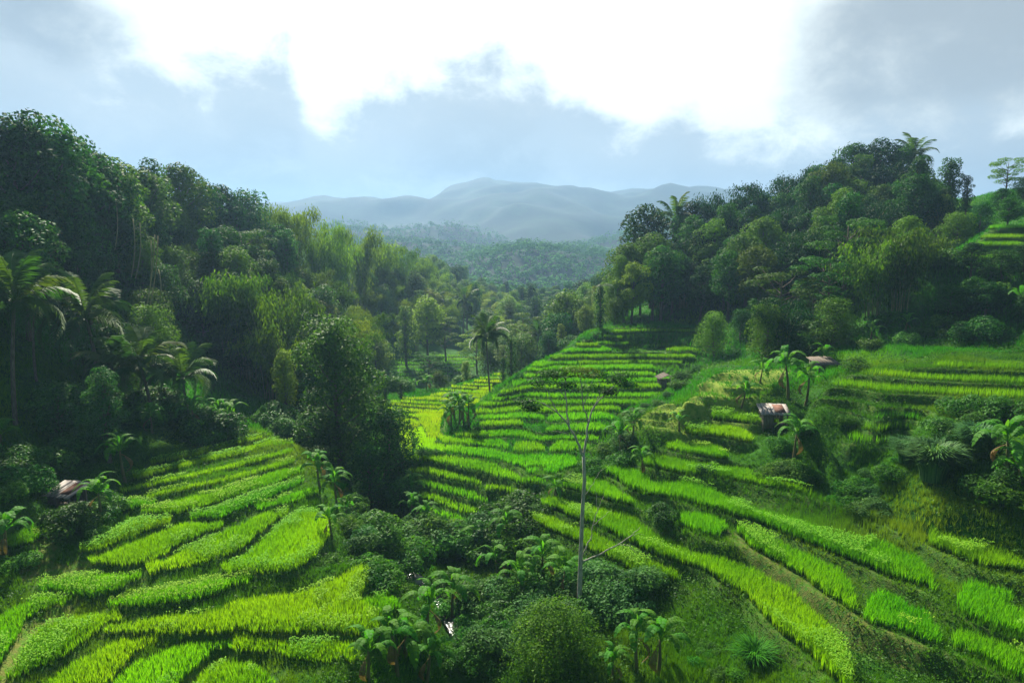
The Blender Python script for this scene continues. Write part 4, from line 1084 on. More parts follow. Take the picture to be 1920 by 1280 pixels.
# right forest, silhouettes from left to right
RG = 'dark trees of the right forest'
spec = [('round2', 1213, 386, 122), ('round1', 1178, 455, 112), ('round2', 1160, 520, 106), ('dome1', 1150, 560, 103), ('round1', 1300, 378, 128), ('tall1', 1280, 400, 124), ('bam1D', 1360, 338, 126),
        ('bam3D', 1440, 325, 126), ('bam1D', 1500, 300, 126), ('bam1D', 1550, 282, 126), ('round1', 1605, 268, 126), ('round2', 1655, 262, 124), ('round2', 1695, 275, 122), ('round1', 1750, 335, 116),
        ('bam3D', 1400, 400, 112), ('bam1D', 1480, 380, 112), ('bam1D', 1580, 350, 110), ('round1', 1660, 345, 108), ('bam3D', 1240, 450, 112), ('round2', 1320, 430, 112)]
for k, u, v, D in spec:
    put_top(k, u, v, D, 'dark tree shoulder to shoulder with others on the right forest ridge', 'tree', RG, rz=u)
put_top('tall1', 1787, 292, 108, 'slender tree alone on the skyline right of the ridge palm', 'tree')
put_top('tall2', 1817, 328, 106, 'small bare-looking tree on the skyline', 'tree')
put_top('flat1', 1893, 292, 104, 'broad flat-topped tree on the skyline at the far right', 'tree')
put_top('flat1', 1592, 395, 84, 'layered umbrella tree in front of the right forest', 'tree')
put_top('flat2', 1475, 492, 80, 'layered umbrella tree low in the right forest', 'tree')
put_top('flat1', 1560, 470, 80, 'second layered umbrella tree beside the domed bamboo', 'tree')
put_top('bam2', 1700, 410, 76, 'large domed feathery bamboo on the right slope', 'bamboo')
put_top('bam1', 1735, 440, 78, 'bamboo leaning right of the domed one', 'bamboo')
put_top('bam2', 1650, 440, 77, 'bamboo leaning left of the domed one', 'bamboo')
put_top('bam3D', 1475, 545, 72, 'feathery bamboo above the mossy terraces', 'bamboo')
put_top('dome2', 1440, 575, 73, 'small tree left of the feathery bamboo', 'tree')
put_top('dome1', 1560, 560, 74, 'dark tree between feathery bamboo and domed bamboo', 'tree')
put_top('round1', 1800, 405, 88, 'dark tree below the skyline field', 'tree', RG) if False else None
for i, (u, v, D) in enumerate(((1790, 400, 92), (1840, 380, 95), (1880, 352, 98), (1920, 345, 100), (1760, 370, 100), (1820, 520, 74), (1880, 530, 72), (1920, 500, 72), (1850, 560, 69), (1780, 545, 72), (1930, 590, 66), (1890, 398, 86))):
    put_top(['dome1', 'dome2', 'round1'][i % 3], u, v, D, 'dark leafy tree on the upper right slope', 'tree', 'leafy trees of the upper right slope')

# skyline of the left forest
LG = 'trees of the left forest slope'
spec = [('tall1', 45, 205, 70), ('round2', 85, 225, 72), ('round1', 15, 225, 68), ('round2', 125, 262, 76), ('round1', 165, 280, 80), ('round2', 205, 298, 84), ('tall2', 238, 305, 88), ('round1', 262, 318, 95), ('tall2', 287, 298, 100), ('round1', 333, 306, 106),
        ('round2', 372, 338, 112), ('round1', 412, 346, 118), ('dome1', 448, 360, 122), ('bam1', 500, 358, 128), ('bam1L', 545, 362, 134), ('bam3', 590, 372, 142), ('bam2L', 632, 388, 150), ('bam1L', 672, 404, 160),
        ('bam2L', 712, 424, 176), ('bam3', 750, 445, 190), ('bam2L', 785, 468, 208), ('bam1L', 815, 500, 225)]
for k, u, v, D in spec:
    put_top(k, u, v, D, 'tree on the skyline of the left forest', 'tree', 'skyline trees of the left forest', rz=u * 1.7)
put_top('bam1', 455, 470, 84, 'tall dark olive bamboo clump drooping over the left forest', 'bamboo')
put_top('bam3', 500, 485, 82, 'broad olive bamboo arching right in the left forest', 'bamboo')
put_top('bam2', 420, 500, 84, 'bamboo leaning left beside the tall dark clump', 'bamboo')
put_top('flat1', 450, 420, 105, 'pale flat-crowned tree high on the left slope', 'tree')
put_top('dome1L', 590, 600, 82, 'sunlit olive tree behind the big round tree', 'tree')
put_top('bam1L', 540, 590, 80, 'olive bamboo at the forest edge behind the big round tree', 'bamboo')
# bare bamboo culms leaning out of the forest
cb = MB(); gen_ = np.random.default_rng(5)
for u0, v0, u1, v1, D in ((268, 570, 290, 450, 72), (274, 575, 296, 452, 72.4), (272, 560, 283, 460, 71.6), (246, 490, 249, 420, 74), (254, 492, 262, 428, 74), (296, 545, 297, 515, 71), (215, 440, 216, 380, 76)):
    a = at_D(u0, v0 + 30, D); b = at_D(u1, v1 - 10, D + 1); t = np.linspace(0, 1, 6)[:, None]
    ob = obj('bamboo_culm', MB().tube(a + (b - a) * t + np.array([1.2, 0, 0]) * t * (1 - t), .05, 6).mesh('bare_culm', True), M['culm'])
    tag(ob, 'bare yellowish bamboo culm leaning out of the dark left forest', 'bamboo culm', 'bare bamboo culms in the left forest')

# forest fill
def in_field(x, y, m=1.0):
    if bool(in_beds(np.array([x]), np.array([y]), m)[0]): return True
    for n in REG:
        R = REG[n]; bb = R['bb']
        if bb[0] < x < bb[1] and bb[2] < y < bb[3] and float(poly_sd(np.array([x]), np.array([y]), R['poly'])[0]) > -m: return True
    return False
KEEP = [(150, 430, 640, 800, 60), (0, 130, 540, 760, 56), (130, 215, 545, 640, 62), (130, 260, 680, 900, 50), (215, 310, 400, 570, 74), (390, 560, 460, 640, 82), (540, 720, 590, 830, 64),
        (1555, 1640, 390, 560, 84), (1440, 1510, 490, 560, 80), (1640, 1760, 400, 600, 76), (1430, 1510, 540, 640, 72), (1330, 1600, 600, 700, 78), (880, 960, 600, 740, 92), (1100, 1150, 525, 620, 100), (715, 895, 650, 735, 126), (1755, 1935, 400, 500, 87)]
def blocks(uu, py, z, h, wd):
    vt = v_of(uu * 0 + (uu - 960) / F * py, py, z + h); vb = v_of((uu - 960) / F * py, py, z); hw = wd / py * F
    return any(py < D and uu + hw > a and uu - hw < b and vt < d and vb > c for a, b, c, d, D in KEEP)
def fill(poly, sp_, kinds, label, group, hr, vmin=None, seed=1, limit=400):
    g = random.Random(seed); P = np.array([((u - 960) / F * D, D) for u, D in poly]); n = 0
    x0, x1, y0, y1 = P[:, 0].min(), P[:, 0].max(), P[:, 1].min(), P[:, 1].max()
    y = y0; row = 0
    while y < y1:
        x = x0 + (row % 2) * sp_ / 2
        while x < x1:
            px, py = x + g.uniform(-.35, .35) * sp_, y + g.uniform(-.35, .35) * sp_
            if float(poly_sd(np.array([px]), np.array([py]), P)[0]) > 0 and not in_field(px, py, 1.5) and n < limit:
                k = g.choice(kinds); s = g.uniform(*hr)
                z = float(ground_z(px, py)[0]); uu = u_of(px, py, z)
                if -180 < uu < 2450:
                    # keep below the measured skyline
                    if vmin is not None:
                        top = z + FIRST[k][0]['h'] * s; vt = v_of(px, py, top); lim = np.interp(uu, *vmin) + 12
                        if vt < lim: s *= max(.35, (py * -math.tan(math.atan((lim - 640) / F) + PITCH) - z) / (top - z))
                    if s > .36 and not blocks(uu, py, z, FIRST[k][0]['h'] * s, 2.2 * s):
                        put(k, px, py, label, 'tree' if not k.startswith('bam') else 'bamboo', group, s=s, z=z, rz=g.uniform(0, 6.28), tilt=(g.uniform(-.06, .06), g.uniform(-.06, .06))); n += 1
            x += sp_
        y += sp_ * .87; row += 1
    print('fill', group, n)
SKL = ([-400, 0, 50, 120, 180, 250, 330, 410, 480, 560, 640, 700, 760, 820, 860], [120, 225, 215, 255, 290, 312, 335, 352, 372, 385, 400, 425, 450, 500, 560])
SKR = ([1130, 1150, 1180, 1215, 1300, 1340, 1400, 1500, 1600, 1700, 1760, 1800, 1900, 2100], [540, 480, 440, 400, 392, 360, 345, 300, 275, 275, 340, 345, 345, 330])
fill([(-250, 52), (60, 51), (260, 59), (480, 68), (600, 74), (620, 92), (540, 100), (200, 84), (-250, 76)], 4.6, ['round1', 'round2', 'dome1', 'tall1', 'round2', 'dome2'], 'dark green broadleaf tree packed into the lower left forest', 'dark broadleaf trees of the lower left forest', (.62, .95), SKL, 1)
fill([(-250, 76), (200, 84), (540, 100), (560, 122), (400, 118), (100, 96), (-250, 92)], 5.2, ['round1', 'round2', 'dome1', 'bam2', 'tall1', 'bam1'], 'dark tree packed into the upper left forest', 'mixed trees of the upper left forest', (.7, 1.0), SKL, 2)
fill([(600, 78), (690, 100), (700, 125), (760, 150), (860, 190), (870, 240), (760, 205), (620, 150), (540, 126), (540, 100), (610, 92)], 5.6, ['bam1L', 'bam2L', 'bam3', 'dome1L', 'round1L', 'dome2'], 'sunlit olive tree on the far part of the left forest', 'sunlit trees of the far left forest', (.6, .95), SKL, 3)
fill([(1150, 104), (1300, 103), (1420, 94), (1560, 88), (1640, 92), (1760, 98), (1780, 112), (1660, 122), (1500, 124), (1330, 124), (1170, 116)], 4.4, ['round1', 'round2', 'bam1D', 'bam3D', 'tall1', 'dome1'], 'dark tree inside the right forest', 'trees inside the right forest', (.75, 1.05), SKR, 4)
fill([(1330, 88), (1500, 78), (1700, 70), (1950, 66), (2050, 72), (1950, 80), (1750, 84), (1640, 90), (1560, 87), (1420, 93)], 4.4, ['dome1', 'dome2', 'round1', 'flat2', 'dome2'], 'lower dark tree at the foot of the right forest', 'low trees at the foot of the right forest', (.45, .75), SKR, 5)
fill([(1950, 58), (2400, 50), (2450, 95), (2000, 100)], 6.0, ['dome1', 'dome2', 'round1', 'flat2'], 'dark tree outside the right edge of the slope', 'trees past the right edge', (.5, .8), None, 8)
fill([(700, 170), (1000, 190), (1150, 150), (1250, 200), (1250, 330), (1000, 330), (780, 320), (760, 220)], 8.5, ['dome1L', 'round1L', 'tall1', 'bam1L', 'flat1L', 'palm2', 'round2'], 'hazy tree in the valley beyond the terraces', 'hazy trees of the far valley', (.8, 1.15), None, 6)
fill([(890, 125), (990, 118), (1110, 114), (1150, 135), (1130, 170), (1000, 185), (900, 172)], 6.5, ['dome1L', 'tall2L', 'flat1L', 'vine', 'dome2', 'round1L'], 'sunlit hazy tree beyond the palm and central terraces', 'sunlit trees beyond the central terraces', (.55, .85), None, 7)

# far woodland: one mass
def woodland():
    gen = np.random.default_rng(9); mb = MB(); N = 6500
    y = 330 + 700 * gen.random(N) ** 1.25; x = (gen.random(N) - .5) * 1.0 * y * .75
    z = land(x, y); hs = gen.uniform(3, 13, N) * (.8 + .5 * vnoise(x, y, 40, 0))
    cen = np.c_[x, y, z + hs * .55]; k = 26
    d = norm(gen.normal(size=(N, k, 3))); d[..., 2] = np.abs(d[..., 2]) * np.where(gen.random((N, k)) < .8, 1, -1)
    r = (hs * .48)[:, None, None]; P = (cen[:, None] + d * r * gen.uniform(.75, 1.1, (N, k, 1))).reshape(-1, 3)
    V, Fc, rn = leaf_quads(P, norm(d.reshape(-1, 3) + [0, 0, .6] + gen.normal(size=(N * k, 3)) * .2), 2.0, gen, .7, .1)
    rn = np.clip(rn * .6 + np.repeat(gen.random(N) * .35 + .4 * (vnoise(x, y, 55, 1) + .5), k * 4), 0, 1)
    tag(obj('far_woodland', mesh_from('far_woodland', V, Fc, {'rnd': rn}), M['woodland']), 'hazy woodland covering the low hills far down the valley', 'woodland', kind='stuff')
woodland()

# ------------------------------------------------------------------ bananas
BG = 'banana plants'
ban = [('banana2', 848, 1165, 38, 'biggest banana plant with upright pale leaves, centre of the gully', 1.0), ('banana1', 800, 1190, 37, 'banana plant leaning against the biggest gully banana on its left', .9),
 ('banana2', 745, 1262, 34.5, 'banana plant in the bottom clump, its left middle', .85), ('banana1', 690, 1275, 34.5, 'leftmost banana plant of the bottom clump', .9), ('banana1', 800, 1275, 34.5, 'rightmost banana plant of the bottom clump', .85),
 ('banana3', 760, 1225, 36, 'small banana plant at the back of the bottom clump', 1.1),
 ('banana2', 1020, 1105, 42, 'banana plant just left of the grey trunk', .95), ('banana2', 1052, 1125, 41, 'banana plant touching the grey trunk on its left', .85), ('banana1', 975, 1120, 42, 'banana plant with brown skirt in the middle gully', 1.0),
 ('banana2', 955, 1030, 46, 'banana plant above the gully at the foot of the central terraces', .95), ('banana1', 935, 1090, 44, 'banana plant with drooping leaves over the shrub bank', .9), ('banana1', 900, 1040, 46, 'banana plant in the vine thicket', .8),
 ('banana2', 1195, 1265, 34, 'banana plant right of the bushy tree, its left one', .85), ('banana1', 1235, 1262, 34, 'banana plant right of the bushy tree, its right one', 1.0), ('banana1', 1150, 1275, 33.5, 'banana plant touching the bushy tree on its right', .7),
 ('banana1', 622, 1010, 47, 'bright banana plant at the right edge of the left field', .8), ('banana2', 600, 915, 56, 'banana plant right of the left field, upper one', .9), ('banana2', 632, 950, 54, 'banana plant right of the left field, lower one', .9), ('banana1', 655, 985, 51, 'banana plant near the water glint', .8),
 ('banana1', 803, 990, 51, 'thin banana plant at the foot of the lowest central rice', .8), ('banana1', 773, 930, 56, 'banana plant left of the central rice rows', .8), ('banana2', 770, 985, 53, 'banana plant in the scrub below the central rice', .75),
 ('banana1', 1038, 932, 52, 'banana plant at the right end of the central rice rows', .75), ('banana1', 1205, 885, 55, 'banana plant above the long rice bed of the near slope', .7), ('banana1', 1165, 850, 61, 'banana plant in the gully beside the central terraces', .9), ('banana2', 1185, 825, 63, 'upper banana plant in the gully beside the central terraces', .9),
 ('banana2', 1487, 865, 52, 'banana plant with pale upright leaf below the plank hut', .95), ('banana2', 1478, 745, 61, 'wide banana plant behind the plank hut', 1.25), ('banana2', 1510, 760, 60, 'banana plant right of the plank hut', 1.1), ('banana1', 1390, 760, 60, 'thin banana plant on the mossy terraces', .9),
 ('banana3', 1274, 806, 56.5, 'tiny banana plant at the end of the mossy path', .8), ('banana1', 1425, 715, 63, 'banana plant on the upper mossy terrace', .8), ('banana1', 1540, 690, 64, 'banana plant rising behind the low thatched hut', .8),
 ('banana2', 1885, 905, 42, 'large banana plant with silvery leaves at the right edge', 1.15), ('banana1', 1918, 930, 40, 'banana plant cut off by the right edge', 1.0), ('banana1', 1565, 625, 70, 'banana plant in the shade of the right slope', .9), ('banana3', 1632, 640, 68, 'small banana plant with two raised leaves on the right slope', 1.0), ('banana3', 1697, 620, 68, 'small banana plant alone on the upper right slope', 1.0),
 ('banana1', 1915, 590, 63, 'banana plant high at the right edge', .9),
 ('banana2', 190, 985, 44, 'banana plant right of the rusty-roofed hut', .9), ('banana2', 235, 905, 51, 'banana plant beyond the left hut beside the pale tree', 1.0), ('banana1', 10, 1040, 39, 'banana plant at the left edge near the dirt path', .85), ('banana1', 5, 850, 47, 'banana plant at the left edge below the palms', .9),
 ('banana2', 370, 815, 62, 'banana plant at the back of the left field, left one', 1.0), ('banana2', 415, 812, 63, 'banana plant at the back of the left field, middle one', .9), ('banana1', 435, 812, 63, 'banana plant at the back of the left field, right one', .9), ('banana1', 285, 810, 60, 'dark banana plant under the palms', .9),
 ('banana1', 740, 728, 93, 'far banana plant beside the vine-draped stumps', .9), ('banana1', 800, 733, 92, 'far banana plant behind the yellow rice', .8), ('banana1', 776, 735, 92, 'far banana plant between stump and yellow rice', .7)]
for k, u, v, D, l, s in ban: put_uv(k, u, v, D, l, 'banana plant', BG, s=s * random.uniform(.85, 1.05), tilt=(random.uniform(-.14, .14), random.uniform(-.14, .14)))
for i, (u, v, D) in enumerate(((862, 800, 71), (846, 802, 71), (880, 800, 71), (870, 795, 73), (852, 792, 74))):
    put_uv('banana1' if i % 2 else 'banana2', u, v, D, 'banana plant of the dense clump on the central terraces', 'banana plant', 'banana clump on the central terraces', s=.95)

# ------------------------------------------------------------------ shrubs and reeds
def scatter_shrubs(spots, label, group, kinds, n, smin, smax, seed):
    n = int(n * .53); smin *= 1.15; smax *= 1.15
    g = random.Random(seed); k_ = 0
    for _ in range(n * 6):
        if k_ >= n: break
        u0, v0, z0, ru, rv = spots[g.randrange(len(spots))]
        u = u0 + g.gauss(0, ru * .5); v = v0 + g.gauss(0, rv * .5)
        p = at_z(u, v, z0); 
        if (1215 < u < 1290 and 670 < v < 735) or (1500 < u < 1580 and 670 < v < 730) or (1400 < u < 1490 and 740 < v < 830) or (80 < u < 180 and 925 < v < 985): continue
        if in_field(p[0], p[1], .3) or abs(stream_dist(np.array([p[0]]), np.array([p[1]]))[0]) < .7: continue
        put(g.choice(kinds), p[0], p[1], label, 'shrub', group, s=g.uniform(smin, smax)); k_ += 1
scatter_shrubs([(780, 1010, -22.3, 60, 30), (860, 1010, -22.2, 70, 25), (700, 1060, -22, 60, 40), (960, 1020, -22, 60, 30)], 'dense dark glossy shrub in the gully below the central terraces', 'shrubs of the gully', ['shrub1', 'shrub3', 'shrub5', 'shrub6', 'shrub2'], 80, .8, 1.5, 1)
scatter_shrubs([(900, 1120, -22.3, 70, 40), (960, 1170, -22, 50, 40), (880, 1230, -22.2, 50, 40), (1000, 1130, -22, 50, 30)], 'shrub on the stream bank among the bananas', 'shrubs on the lower stream bank', ['shrub1', 'shrub5', 'shrub6', 'shrub2'], 45, .7, 1.3, 2)
scatter_shrubs([(1160, 1120, -21.2, 50, 30), (1240, 1110, -20.9, 40, 25), (1130, 1150, -21.4, 40, 40)], 'grey-green shrub right of the grey trunk', 'grey-green shrubs right of the trunk', ['shrub5', 'shrub5', 'shrub4'], 28, .8, 1.5, 3)
scatter_shrubs([(1170, 830, -17.4, 35, 35), (1210, 780, -16, 30, 20), (1260, 740, -15, 30, 20), (1120, 880, -18.8, 30, 20), (1300, 700, -13.6, 30, 20)], 'leafy shrub in the seam between the two terraced slopes', 'shrubs between the two slopes', ['shrub1', 'shrub5', 'shrub6'], 55, .5, .9, 4)
scatter_shrubs([(1500, 860, -15.6, 60, 25), (1590, 790, -13.6, 40, 25), (1450, 880, -16, 60, 20), (1540, 940, -16.5, 60, 30), (1640, 890, -15, 60, 40)], 'soft shrub on the weedy bank between hut and near rice', 'shrubs below the plank hut', ['shrub6', 'shrub4', 'shrub5'], 50, .5, .9, 5)
scatter_shrubs([(1700, 620, -9, 140, 20), (1600, 650, -9.6, 80, 20), (1850, 620, -8.4, 80, 30), (1500, 640, -10.3, 50, 20)], 'shrub on the shaded grass of the upper right slope', 'shrubs of the upper right slope', ['shrub1', 'shrub3', 'shrub2'], 48, .8, 1.5, 6)
scatter_shrubs([(1850, 820, -12.8, 60, 30), (1890, 960, -14.8, 50, 60), (1800, 870, -14, 50, 30)], 'dark fern-like shrub at the right edge', 'shrubs at the right edge', ['shrub1', 'shrub3', 'shrub6'], 34, .6, 1.1, 7)
scatter_shrubs([(60, 950, -16.3, 60, 40), (30, 900, -15.2, 50, 30), (150, 990, -17, 30, 20), (200, 980, -17.2, 20, 20), (40, 1050, -17.8, 50, 30)], 'dark shrub around the rusty-roofed hut', 'shrubs around the left hut', ['shrub1', 'shrub2', 'shrub3'], 44, .6, 1.1, 8)
scatter_shrubs([(300, 810, -15.6, 150, 20), (150, 840, -15, 90, 25), (500, 800, -17.6, 60, 12), (580, 850, -19.2, 30, 30)], 'dark shrub at the foot of the left forest', 'shrubs at the left forest foot', ['shrub1', 'shrub3'], 60, .9, 1.6, 9)
scatter_shrubs([(640, 960, -21.2, 30, 60), (690, 1080, -21.6, 40, 40), (720, 1150, -21.5, 30, 40)], 'shrub on the bank right of the left field', 'shrubs right of the left field', ['shrub6', 'shrub4', 'shrub5'], 36, .6, 1.1, 10)
scatter_shrubs([(560, 1080, -19.1, 60, 10), (330, 1090, -18.9, 70, 6), (1330, 1230, -20.6, 50, 30)], 'low weedy shrub on the grass between rice beds', 'low weedy shrubs between rice beds', ['shrub4', 'shrub2'], 26, .3, .6, 11)
scatter_shrubs([(730, 745, -20, 20, 10), (860, 700, -21, 40, 10), (930, 690, -20, 20, 8), (1020, 655, -17, 40, 8), (1080, 625, -14, 30, 8)], 'hazy shrub along the rim of the sunlit rice', 'shrubs rimming the sunlit rice', ['shrub1', 'shrub3'], 40, .8, 1.5, 12)
for u, v, D, s_ in ((885, 1190, 39.5, 1.0), (872, 1215, 38, .9), (850, 1150, 41, .9), (862, 1130, 42.5, .8), (900, 1240, 37, .9), (842, 1105, 43.5, .9), (890, 1262, 36, .8)):
    put_uv('shrub6' if s_ < .9 else 'shrub1', u, v, D, 'shrub leaning over the stream among the bananas', 'shrub', 'shrubs leaning over the stream', s=s_)
def lone(k, u, v, D, l, c, s=1.0): put_uv(k, u, v, D, l, c, None, s=s)
lone('reed', 1750, 895, 45, 'large arching clump of blue-green elephant grass on the right', 'reed clump', 1.05)
lone('reed', 1700, 865, 47, 'smaller elephant grass clump left of the large one', 'reed clump', .7)
lone('reed', 1830, 845, 46, 'feathery reed clump right of the large elephant grass', 'reed clump', .8)
lone('shrub3', 1235, 975, 46, 'fern-leaved dark shrub in the middle of the near right terraces', 'shrub', .8)
lone('shrub2', 1075, 905, 53, 'round grassy bush at the left end of the near right terraces', 'shrub', .9)
lone('grassy1', 1415, 1235, 32.5, 'round rice tussock alone on the mossy bank at the bottom', 'tussock', 1.1)
lone('shrub6', 803, 852, 66, 'small round bush at the corner of the glowing yellow field', 'shrub', .75)
lone('shrub5', 822, 835, 67, 'low pale bush hugging the bank under the glowing yellow field', 'shrub', .5)
lone('shrub4', 1385, 1275, 31, 'yellow-green bush at the bottom edge right of centre', 'shrub', .8)
lone('shrub2', 1505, 1170, 32.5, 'dark herb clump on the soil bank between two rice beds', 'shrub', .6)
lone('shrub1', 1320, 890, 51, 'soft yellow-green shrub between two long rice beds', 'shrub', .7)
for k, (o, used) in FIRST.items():
    if not used:
        for c in list(o.children): bpy.data.objects.remove(c)
        bpy.data.objects.remove(o)

# ------------------------------------------------------------------ tall grey tree, almost bare, with flat patches of leaf
def grey_tree():
    D = 37.5; B = at_z(1086, 1158, -21.5); D = B[1]
    root = thing('grey_trunk_tree', 'tall thin grey-trunked tree, almost bare, with sparse flat leaf patches', 'tree', None, tuple(B))
    def P(u, v, dd=0.0): return at_D(u, v, D + dd) - B
    tr = MB(); pts = [(1086, 1165), (1087, 1100), (1089, 1040), (1092, 960), (1096, 900), (1094, 852)]
    tr.tube([P(*p) for p in pts], [.19, .145, .125, .11, .1, .09], 10)
    obj('trunk', tr.mesh('trunk', True), M['deadwood'], root)
    br = [([(1094, 855, 0), (1080, 822, -.1), (1066, 795, -.3), (1045, 772, -.6), (1020, 756, -1)], .085), ([(1067, 797, -.3), (1062, 750, 0), (1060, 712, .4), (1052, 690, .6)], .055),
          ([(1094, 855, 0), (1100, 822, .2), (1103, 795, .4), (1112, 765, .8), (1135, 735, 1.2), (1165, 712, 1.5)], .085), ([(1103, 795, .4), (1093, 760, .2), (1089, 720, 0), (1085, 700, -.2)], .05),
          ([(1112, 765, .8), (1125, 740, 1), (1122, 705, 1.2)], .04), ([(1045, 772, -.6), (1030, 740, -.9), (1015, 718, -1.1)], .035), ([(1062, 750, 0), (1040, 715, .3), (1035, 700, .4)], .03),
          ([(1093, 760, .2), (1105, 730, .3), (1112, 700, .3)], .03), ([(1020, 756, -1), (1000, 750, -1.3), (985, 752, -1.5)], .03),
          ([(1092, 1052, 0), (1125, 1040, -.6), (1155, 1022, -1.1), (1185, 1004, -1.5), (1200, 988, -1.7)], .06), ([(1160, 1020, -1.1), (1180, 1022, -1.3), (1194, 1040, -1.5)], .022),
          ([(1092, 1040, 0), (1106, 1015, .2), (1112, 985, .3), (1120, 955, .4), (1132, 930, .4)], .045), ([(1120, 955, .4), (1118, 925, .5), (1112, 905, .5)], .02), ([(1112, 985, .3), (1135, 965, .2), (1148, 955, .1)], .018),
          ([(1094, 930, 0), (1108, 915, .2), (1120, 890, .3), (1142, 870, .3)], .02), ([(1080, 822, -.1), (1060, 812, -.3), (1035, 808, -.5)], .02), ([(1185, 1004, -1.5), (1194, 1000, -1.6), (1210, 1003, -1.7)], .015)]
    for p, r in br:
        q = np.array([P(*a) for a in p]); t = np.linspace(0, 1, len(q)); tt = np.linspace(0, 1, len(q) * 3)
        q = np.stack([np.interp(tt, t, q[:, c]) for c in range(3)], 1); q[1:-1] += gen_.normal(0, .03, (len(q) - 2, 3))
        obj('branch', MB().tube(q, r * (1 - .75 * tt), 6).mesh('branch', True), M['deadwood'], root)
    gen = np.random.default_rng(3); cen = [P(*a) for a in ((1070, 692, .3), (1045, 703, .2), (1120, 703, .8), (1152, 712, 1.2), (1012, 716, -1), (985, 753, -1.4), (1170, 704, 1.4), (1095, 698, 0), (1140, 735, 1.1), (995, 765, -1.3), (1030, 700, .1), (1175, 722, 1.4), (1060, 722, .2), (1110, 728, .5))]
    for c in cen:
        f = clump_cloud(np.array([c]), np.array([gen.uniform(.6, 1.0)]), 420, .15, gen, .28, .45, .1, .8, .9)
        obj('leaf_patch', f.mesh('leaf_patch'), M['tree'], root)
grey_tree()

# ------------------------------------------------------------------ huts
def hut(u, v, z, w, d, h, rz, label, roof='sheet', gable=False, open_front=True):
    B = at_z(u, v, z); g = float(ground_z(B[0], B[1])[0]); B[2] = g
    root = thing('field_hut', label, 'hut', 'small field huts', tuple(B), rz)
    for sx in (-1, 1):
        for sy in (-1, 1):
            mb = MB(); mb.box((sx * w / 2, sy * d / 2, h * (.5 + .04 * sy) - .2), (.1, .1, h + .4 + .08 * h * sy)); obj('post', mb.mesh('post'), M['plank'], root)
    def wall(cx, cy, wx, wy):
        mb = MB(); n = max(3, int(max(wx, wy) / .2)); hh = h * .82
        for i in range(n):
            t = (i + .5) / n - .5
            mb.box((cx + (t * wx if wx > wy else 0), cy + (t * wy if wy > wx else 0), hh / 2 + random.uniform(-.02, .02)), ((wx / n * .93 if wx > wy else .035), (wy / n * .93 if wy > wx else .035), hh))
        obj('wall', mb.mesh('plank_wall'), M['plank'], root)
    wall(0, d / 2, w - .1, .03); wall(-w / 2, 0, .03, d - .1); 
    if open_front: wall(-w * .28, -d / 2, w * .42, .03)
    else: wall(0, -d / 2, w - .1, .03)
    mb = MB(); mb.box((0, 0, .3), (w - .2, d - .2, .06)); obj('floor', mb.mesh('floor'), M['plank'], root)
    ov = .28
    if gable:
        for s in (-1, 1):
            a = s * .42; mb = MB(); L = (w / 2 + ov) / math.cos(.42); n = 6
            R = np.array([[math.cos(a), 0, math.sin(a)], [0, 1, 0], [-math.sin(a), 0, math.cos(a)]])
            for i in range(n):
                y = (i + .5) / n * (d + 2 * ov) - d / 2 - ov
                mb.box((s * (w / 4 + ov / 2), y, h + .12 + (w / 4) * math.tan(.42) - ov * .2 + (i % 2) * .02), (L, (d + 2 * ov) / n * 1.02, .03), R)
            obj('roof_slope', mb.mesh('roof_slope'), M[roof], root)
    else:
        a = .24; R = np.array([[1, 0, 0], [0, math.cos(a), -math.sin(a)], [0, math.sin(a), math.cos(a)]])
        n = 7; W = w + 2 * ov; zc = h + .12; rf = MB()
        for i in range(n):
            x = (i + .5) / n * W - W / 2
            rf.box((x, random.uniform(-.08, .08), zc + (i % 2) * .02), (W / n * 1.04, (d + 2 * ov) / math.cos(a), .03), R)
        ro = obj('roof', rf.mesh('roof'), M[roof], root)
        if roof == 'sheet':
            mb = MB(); x = W * .18; mb.box((x, .05, zc + .055), (W * .34, (d + ov) / math.cos(a) * .8, .02), R); obj('roof_patch', mb.mesh('roof_patch'), M['rust'], ro)['label'] = 'rusty red roof sheet'
    return root
hut(128, 950, -16.9, 1.65, 1.3, 1.15, -.25, 'small hut with patched grey and rusty tin roof at the left', 'sheet')
hut(1450, 779, -13.9, 1.9, 1.5, 1.35, -.12, 'plank hut with flat grey roof and dark open front', 'sheet')
hut(1249, 702, -14.6, 1.6, 1.3, 1.15, .1, 'tiny gabled hut on the upper central terraces', 'plank', gable=True)
hut(1543, 700, -11.6, 1.9, 1.4, .95, .15, 'low hut with thin weathered roof half hidden under a banana', 'plank')

# rocks in the stream
gr = np.random.default_rng(4)
for i in range(26):
    t = gr.integers(2, len(STREAM) - 2); p = STREAM[t] + (STREAM[t + 1] - STREAM[t]) * gr.random(); r = gr.uniform(.15, .45)
    a = np.linspace(0, np.pi, 6); b = np.linspace(0, 2 * np.pi, 9)[:-1]
    V = np.array([[math.sin(x) * math.cos(y), math.sin(x) * math.sin(y), math.cos(x) * .6] for x in a for y in b]) * (1 + .2 * gr.normal(size=(48, 1))) * r
    j = (np.arange(5)[:, None] * 8 + np.arange(8)[None]).ravel(); j2 = (np.arange(5)[:, None] * 8 + (np.arange(8)[None] + 1) % 8).ravel()
    o = obj('rock', mesh_from('rock', V, [np.c_[j, j2, j2 + 8, j + 8]], smooth=True), M['rock']); o.location = (p[0] + gr.normal(0, .8), p[1] + gr.normal(0, .3), p[2] + .05)
    tag(o, 'grey boulder in the shaded stream bed', 'rock', 'boulders in the stream bed')

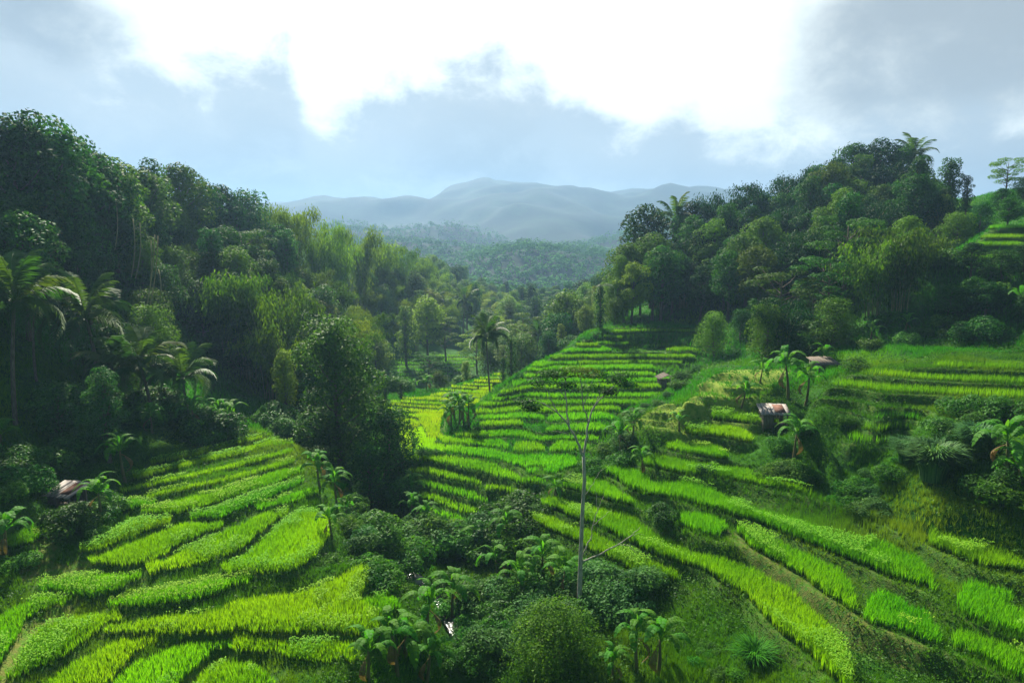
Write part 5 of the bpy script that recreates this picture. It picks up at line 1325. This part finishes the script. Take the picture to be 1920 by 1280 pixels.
# ------------------------------------------------------------------ weeds and grass between everything
def weeds():
    rc = np.concatenate(RICE_XY); keyset = np.unique(np.floor(rc[:, 0] / .3).astype(int) * 100003 + np.floor(rc[:, 1] / .3).astype(int))
    gen = np.random.default_rng(12)
    def scatter(n, y0, y1, pw):
        y = y0 + (y1 - y0) * gen.random(n) ** pw; x = (gen.random(n) - .46) * 1.9 * (y + 3)
        k = np.floor(x / .3).astype(int) * 100003 + np.floor(y / .3).astype(int)
        ok = ~np.isin(k, keyset) & (stream_dist(x, y) > .8); return x[ok], y[ok]
    for nm, lab, n, y0, y1, h, w, nb in (('grass', 'green grass and weeds between the beds and on the banks', 200000, 25, 62, .36, .03, 5), ('hillside_grass', 'shaded grass and herbs on the farther slopes', 118000, 60, 125, .55, .07, 4)):
        x, y = scatter(n, y0, y1, 1.0 if nm == 'grass' else 1.2)
        z, soil, path, sd_ = land(x, y, True)
        pm = np.maximum(path_mask(x, y, LPATH, 1.1), np.maximum(path_mask(x, y, LPATH2, .9), np.maximum(path_mask(x, y, RPATH, .8), path_mask(x, y, RBANK, .9) * .8)))
        _, sm = region_fields(x, y, 'mossy'); moss = sstep(-1, .3, sm)
        dens = np.clip(.95 + .9 * vnoise(x, y, 2.2, 0), .25, 1) * (1 - .35 * path) * (1 - .3 * soil) * (1 - .93 * pm) * (1 - .6 * moss)
        ok = gen.random(len(x)) < dens; x, y, z = x[ok], y[ok], z[ok]
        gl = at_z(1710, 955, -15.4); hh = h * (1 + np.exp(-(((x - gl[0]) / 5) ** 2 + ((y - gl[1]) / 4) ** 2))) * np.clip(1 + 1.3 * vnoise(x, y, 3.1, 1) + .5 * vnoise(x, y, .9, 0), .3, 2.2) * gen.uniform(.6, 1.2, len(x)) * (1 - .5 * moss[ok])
        V, Fc, T, rn = blades(x, y, z - .03, nb, hh, w, .22, (0, -.02), gen, seg=1)
        rn = np.clip(rn * .6 + .55 * (vnoise(V[:, 0], V[:, 1], 4.5, 1) + .5) , 0, 1)
        gl = at_z(1710, 955, -15.4); yellow_patch = np.exp(-(((V[:, 0] - gl[0]) / 5) ** 2 + ((V[:, 1] - gl[1]) / 4) ** 2))  # yellower patch where the grass also stands taller
        tag(obj(nm, mesh_from(nm, V, Fc, {'rnd': rn, 't': T, 'ripe_sun': np.clip(.05 + yellow_patch + 1.3 * vnoise(V[:, 0], V[:, 1], 5.5, 0), 0, .9)}), M['weed']), lab, 'grass', kind='stuff')
    x, y = scatter(90000, 26, 110, 1.1); z, soil, path, sd_ = land(x, y, True)
    m = (vnoise(x, y, 3.7, 1) + .4 * vnoise(x, y, 1.3, 0) > .06) & (path < .3)
    x, y, z = x[m], y[m], z[m]; rx = np.repeat(x, 5); ry = np.repeat(y, 5); rz_ = np.repeat(z, 5)
    P = np.c_[rx + gen.normal(0, .14, len(rx)), ry + gen.normal(0, .14, len(rx)), rz_ + gen.uniform(.05, .5, len(rx)) * (1 + vnoise(rx, ry, 2.1, 1))]
    V, Fc, rn = leaf_quads(P, norm(gen.normal(size=P.shape) * .6 + [0, 0, .8]), .13, gen, .55, .2)
    tag(obj('ground_cover', mesh_from('ground_cover', V, Fc, {'rnd': rn}), M['bush']), 'low broad-leaved creepers and herbs covering the banks', 'ground cover', kind='stuff')
weeds()

# ------------------------------------------------------------------ haze
def haze():
    zmin = float(GZ.min()) - 1.0; ztop = max(float(GZ.max()), 40.0) + 6
    b = MB(); b.box((0, 1100, (zmin + ztop) / 2), (5240, 3100, ztop - zmin))
    m, w = new_mat('haze_air'); out = w.n('ShaderNodeOutputMaterial'); v = w.n('ShaderNodeVolumePrincipled')
    v.inputs['Color'].default_value = (0.32, 0.52, 0.80, 1); v.inputs['Density'].default_value = HAZE_D; v.inputs['Anisotropy'].default_value = 0.32
    w.l(v.outputs[0], out.inputs['Volume'])
    tag(obj('haze', b.mesh('haze'), m), 'pale blue haze filling the valley', 'haze', kind='stuff')
HAZE_D = 1 / 2600
haze()
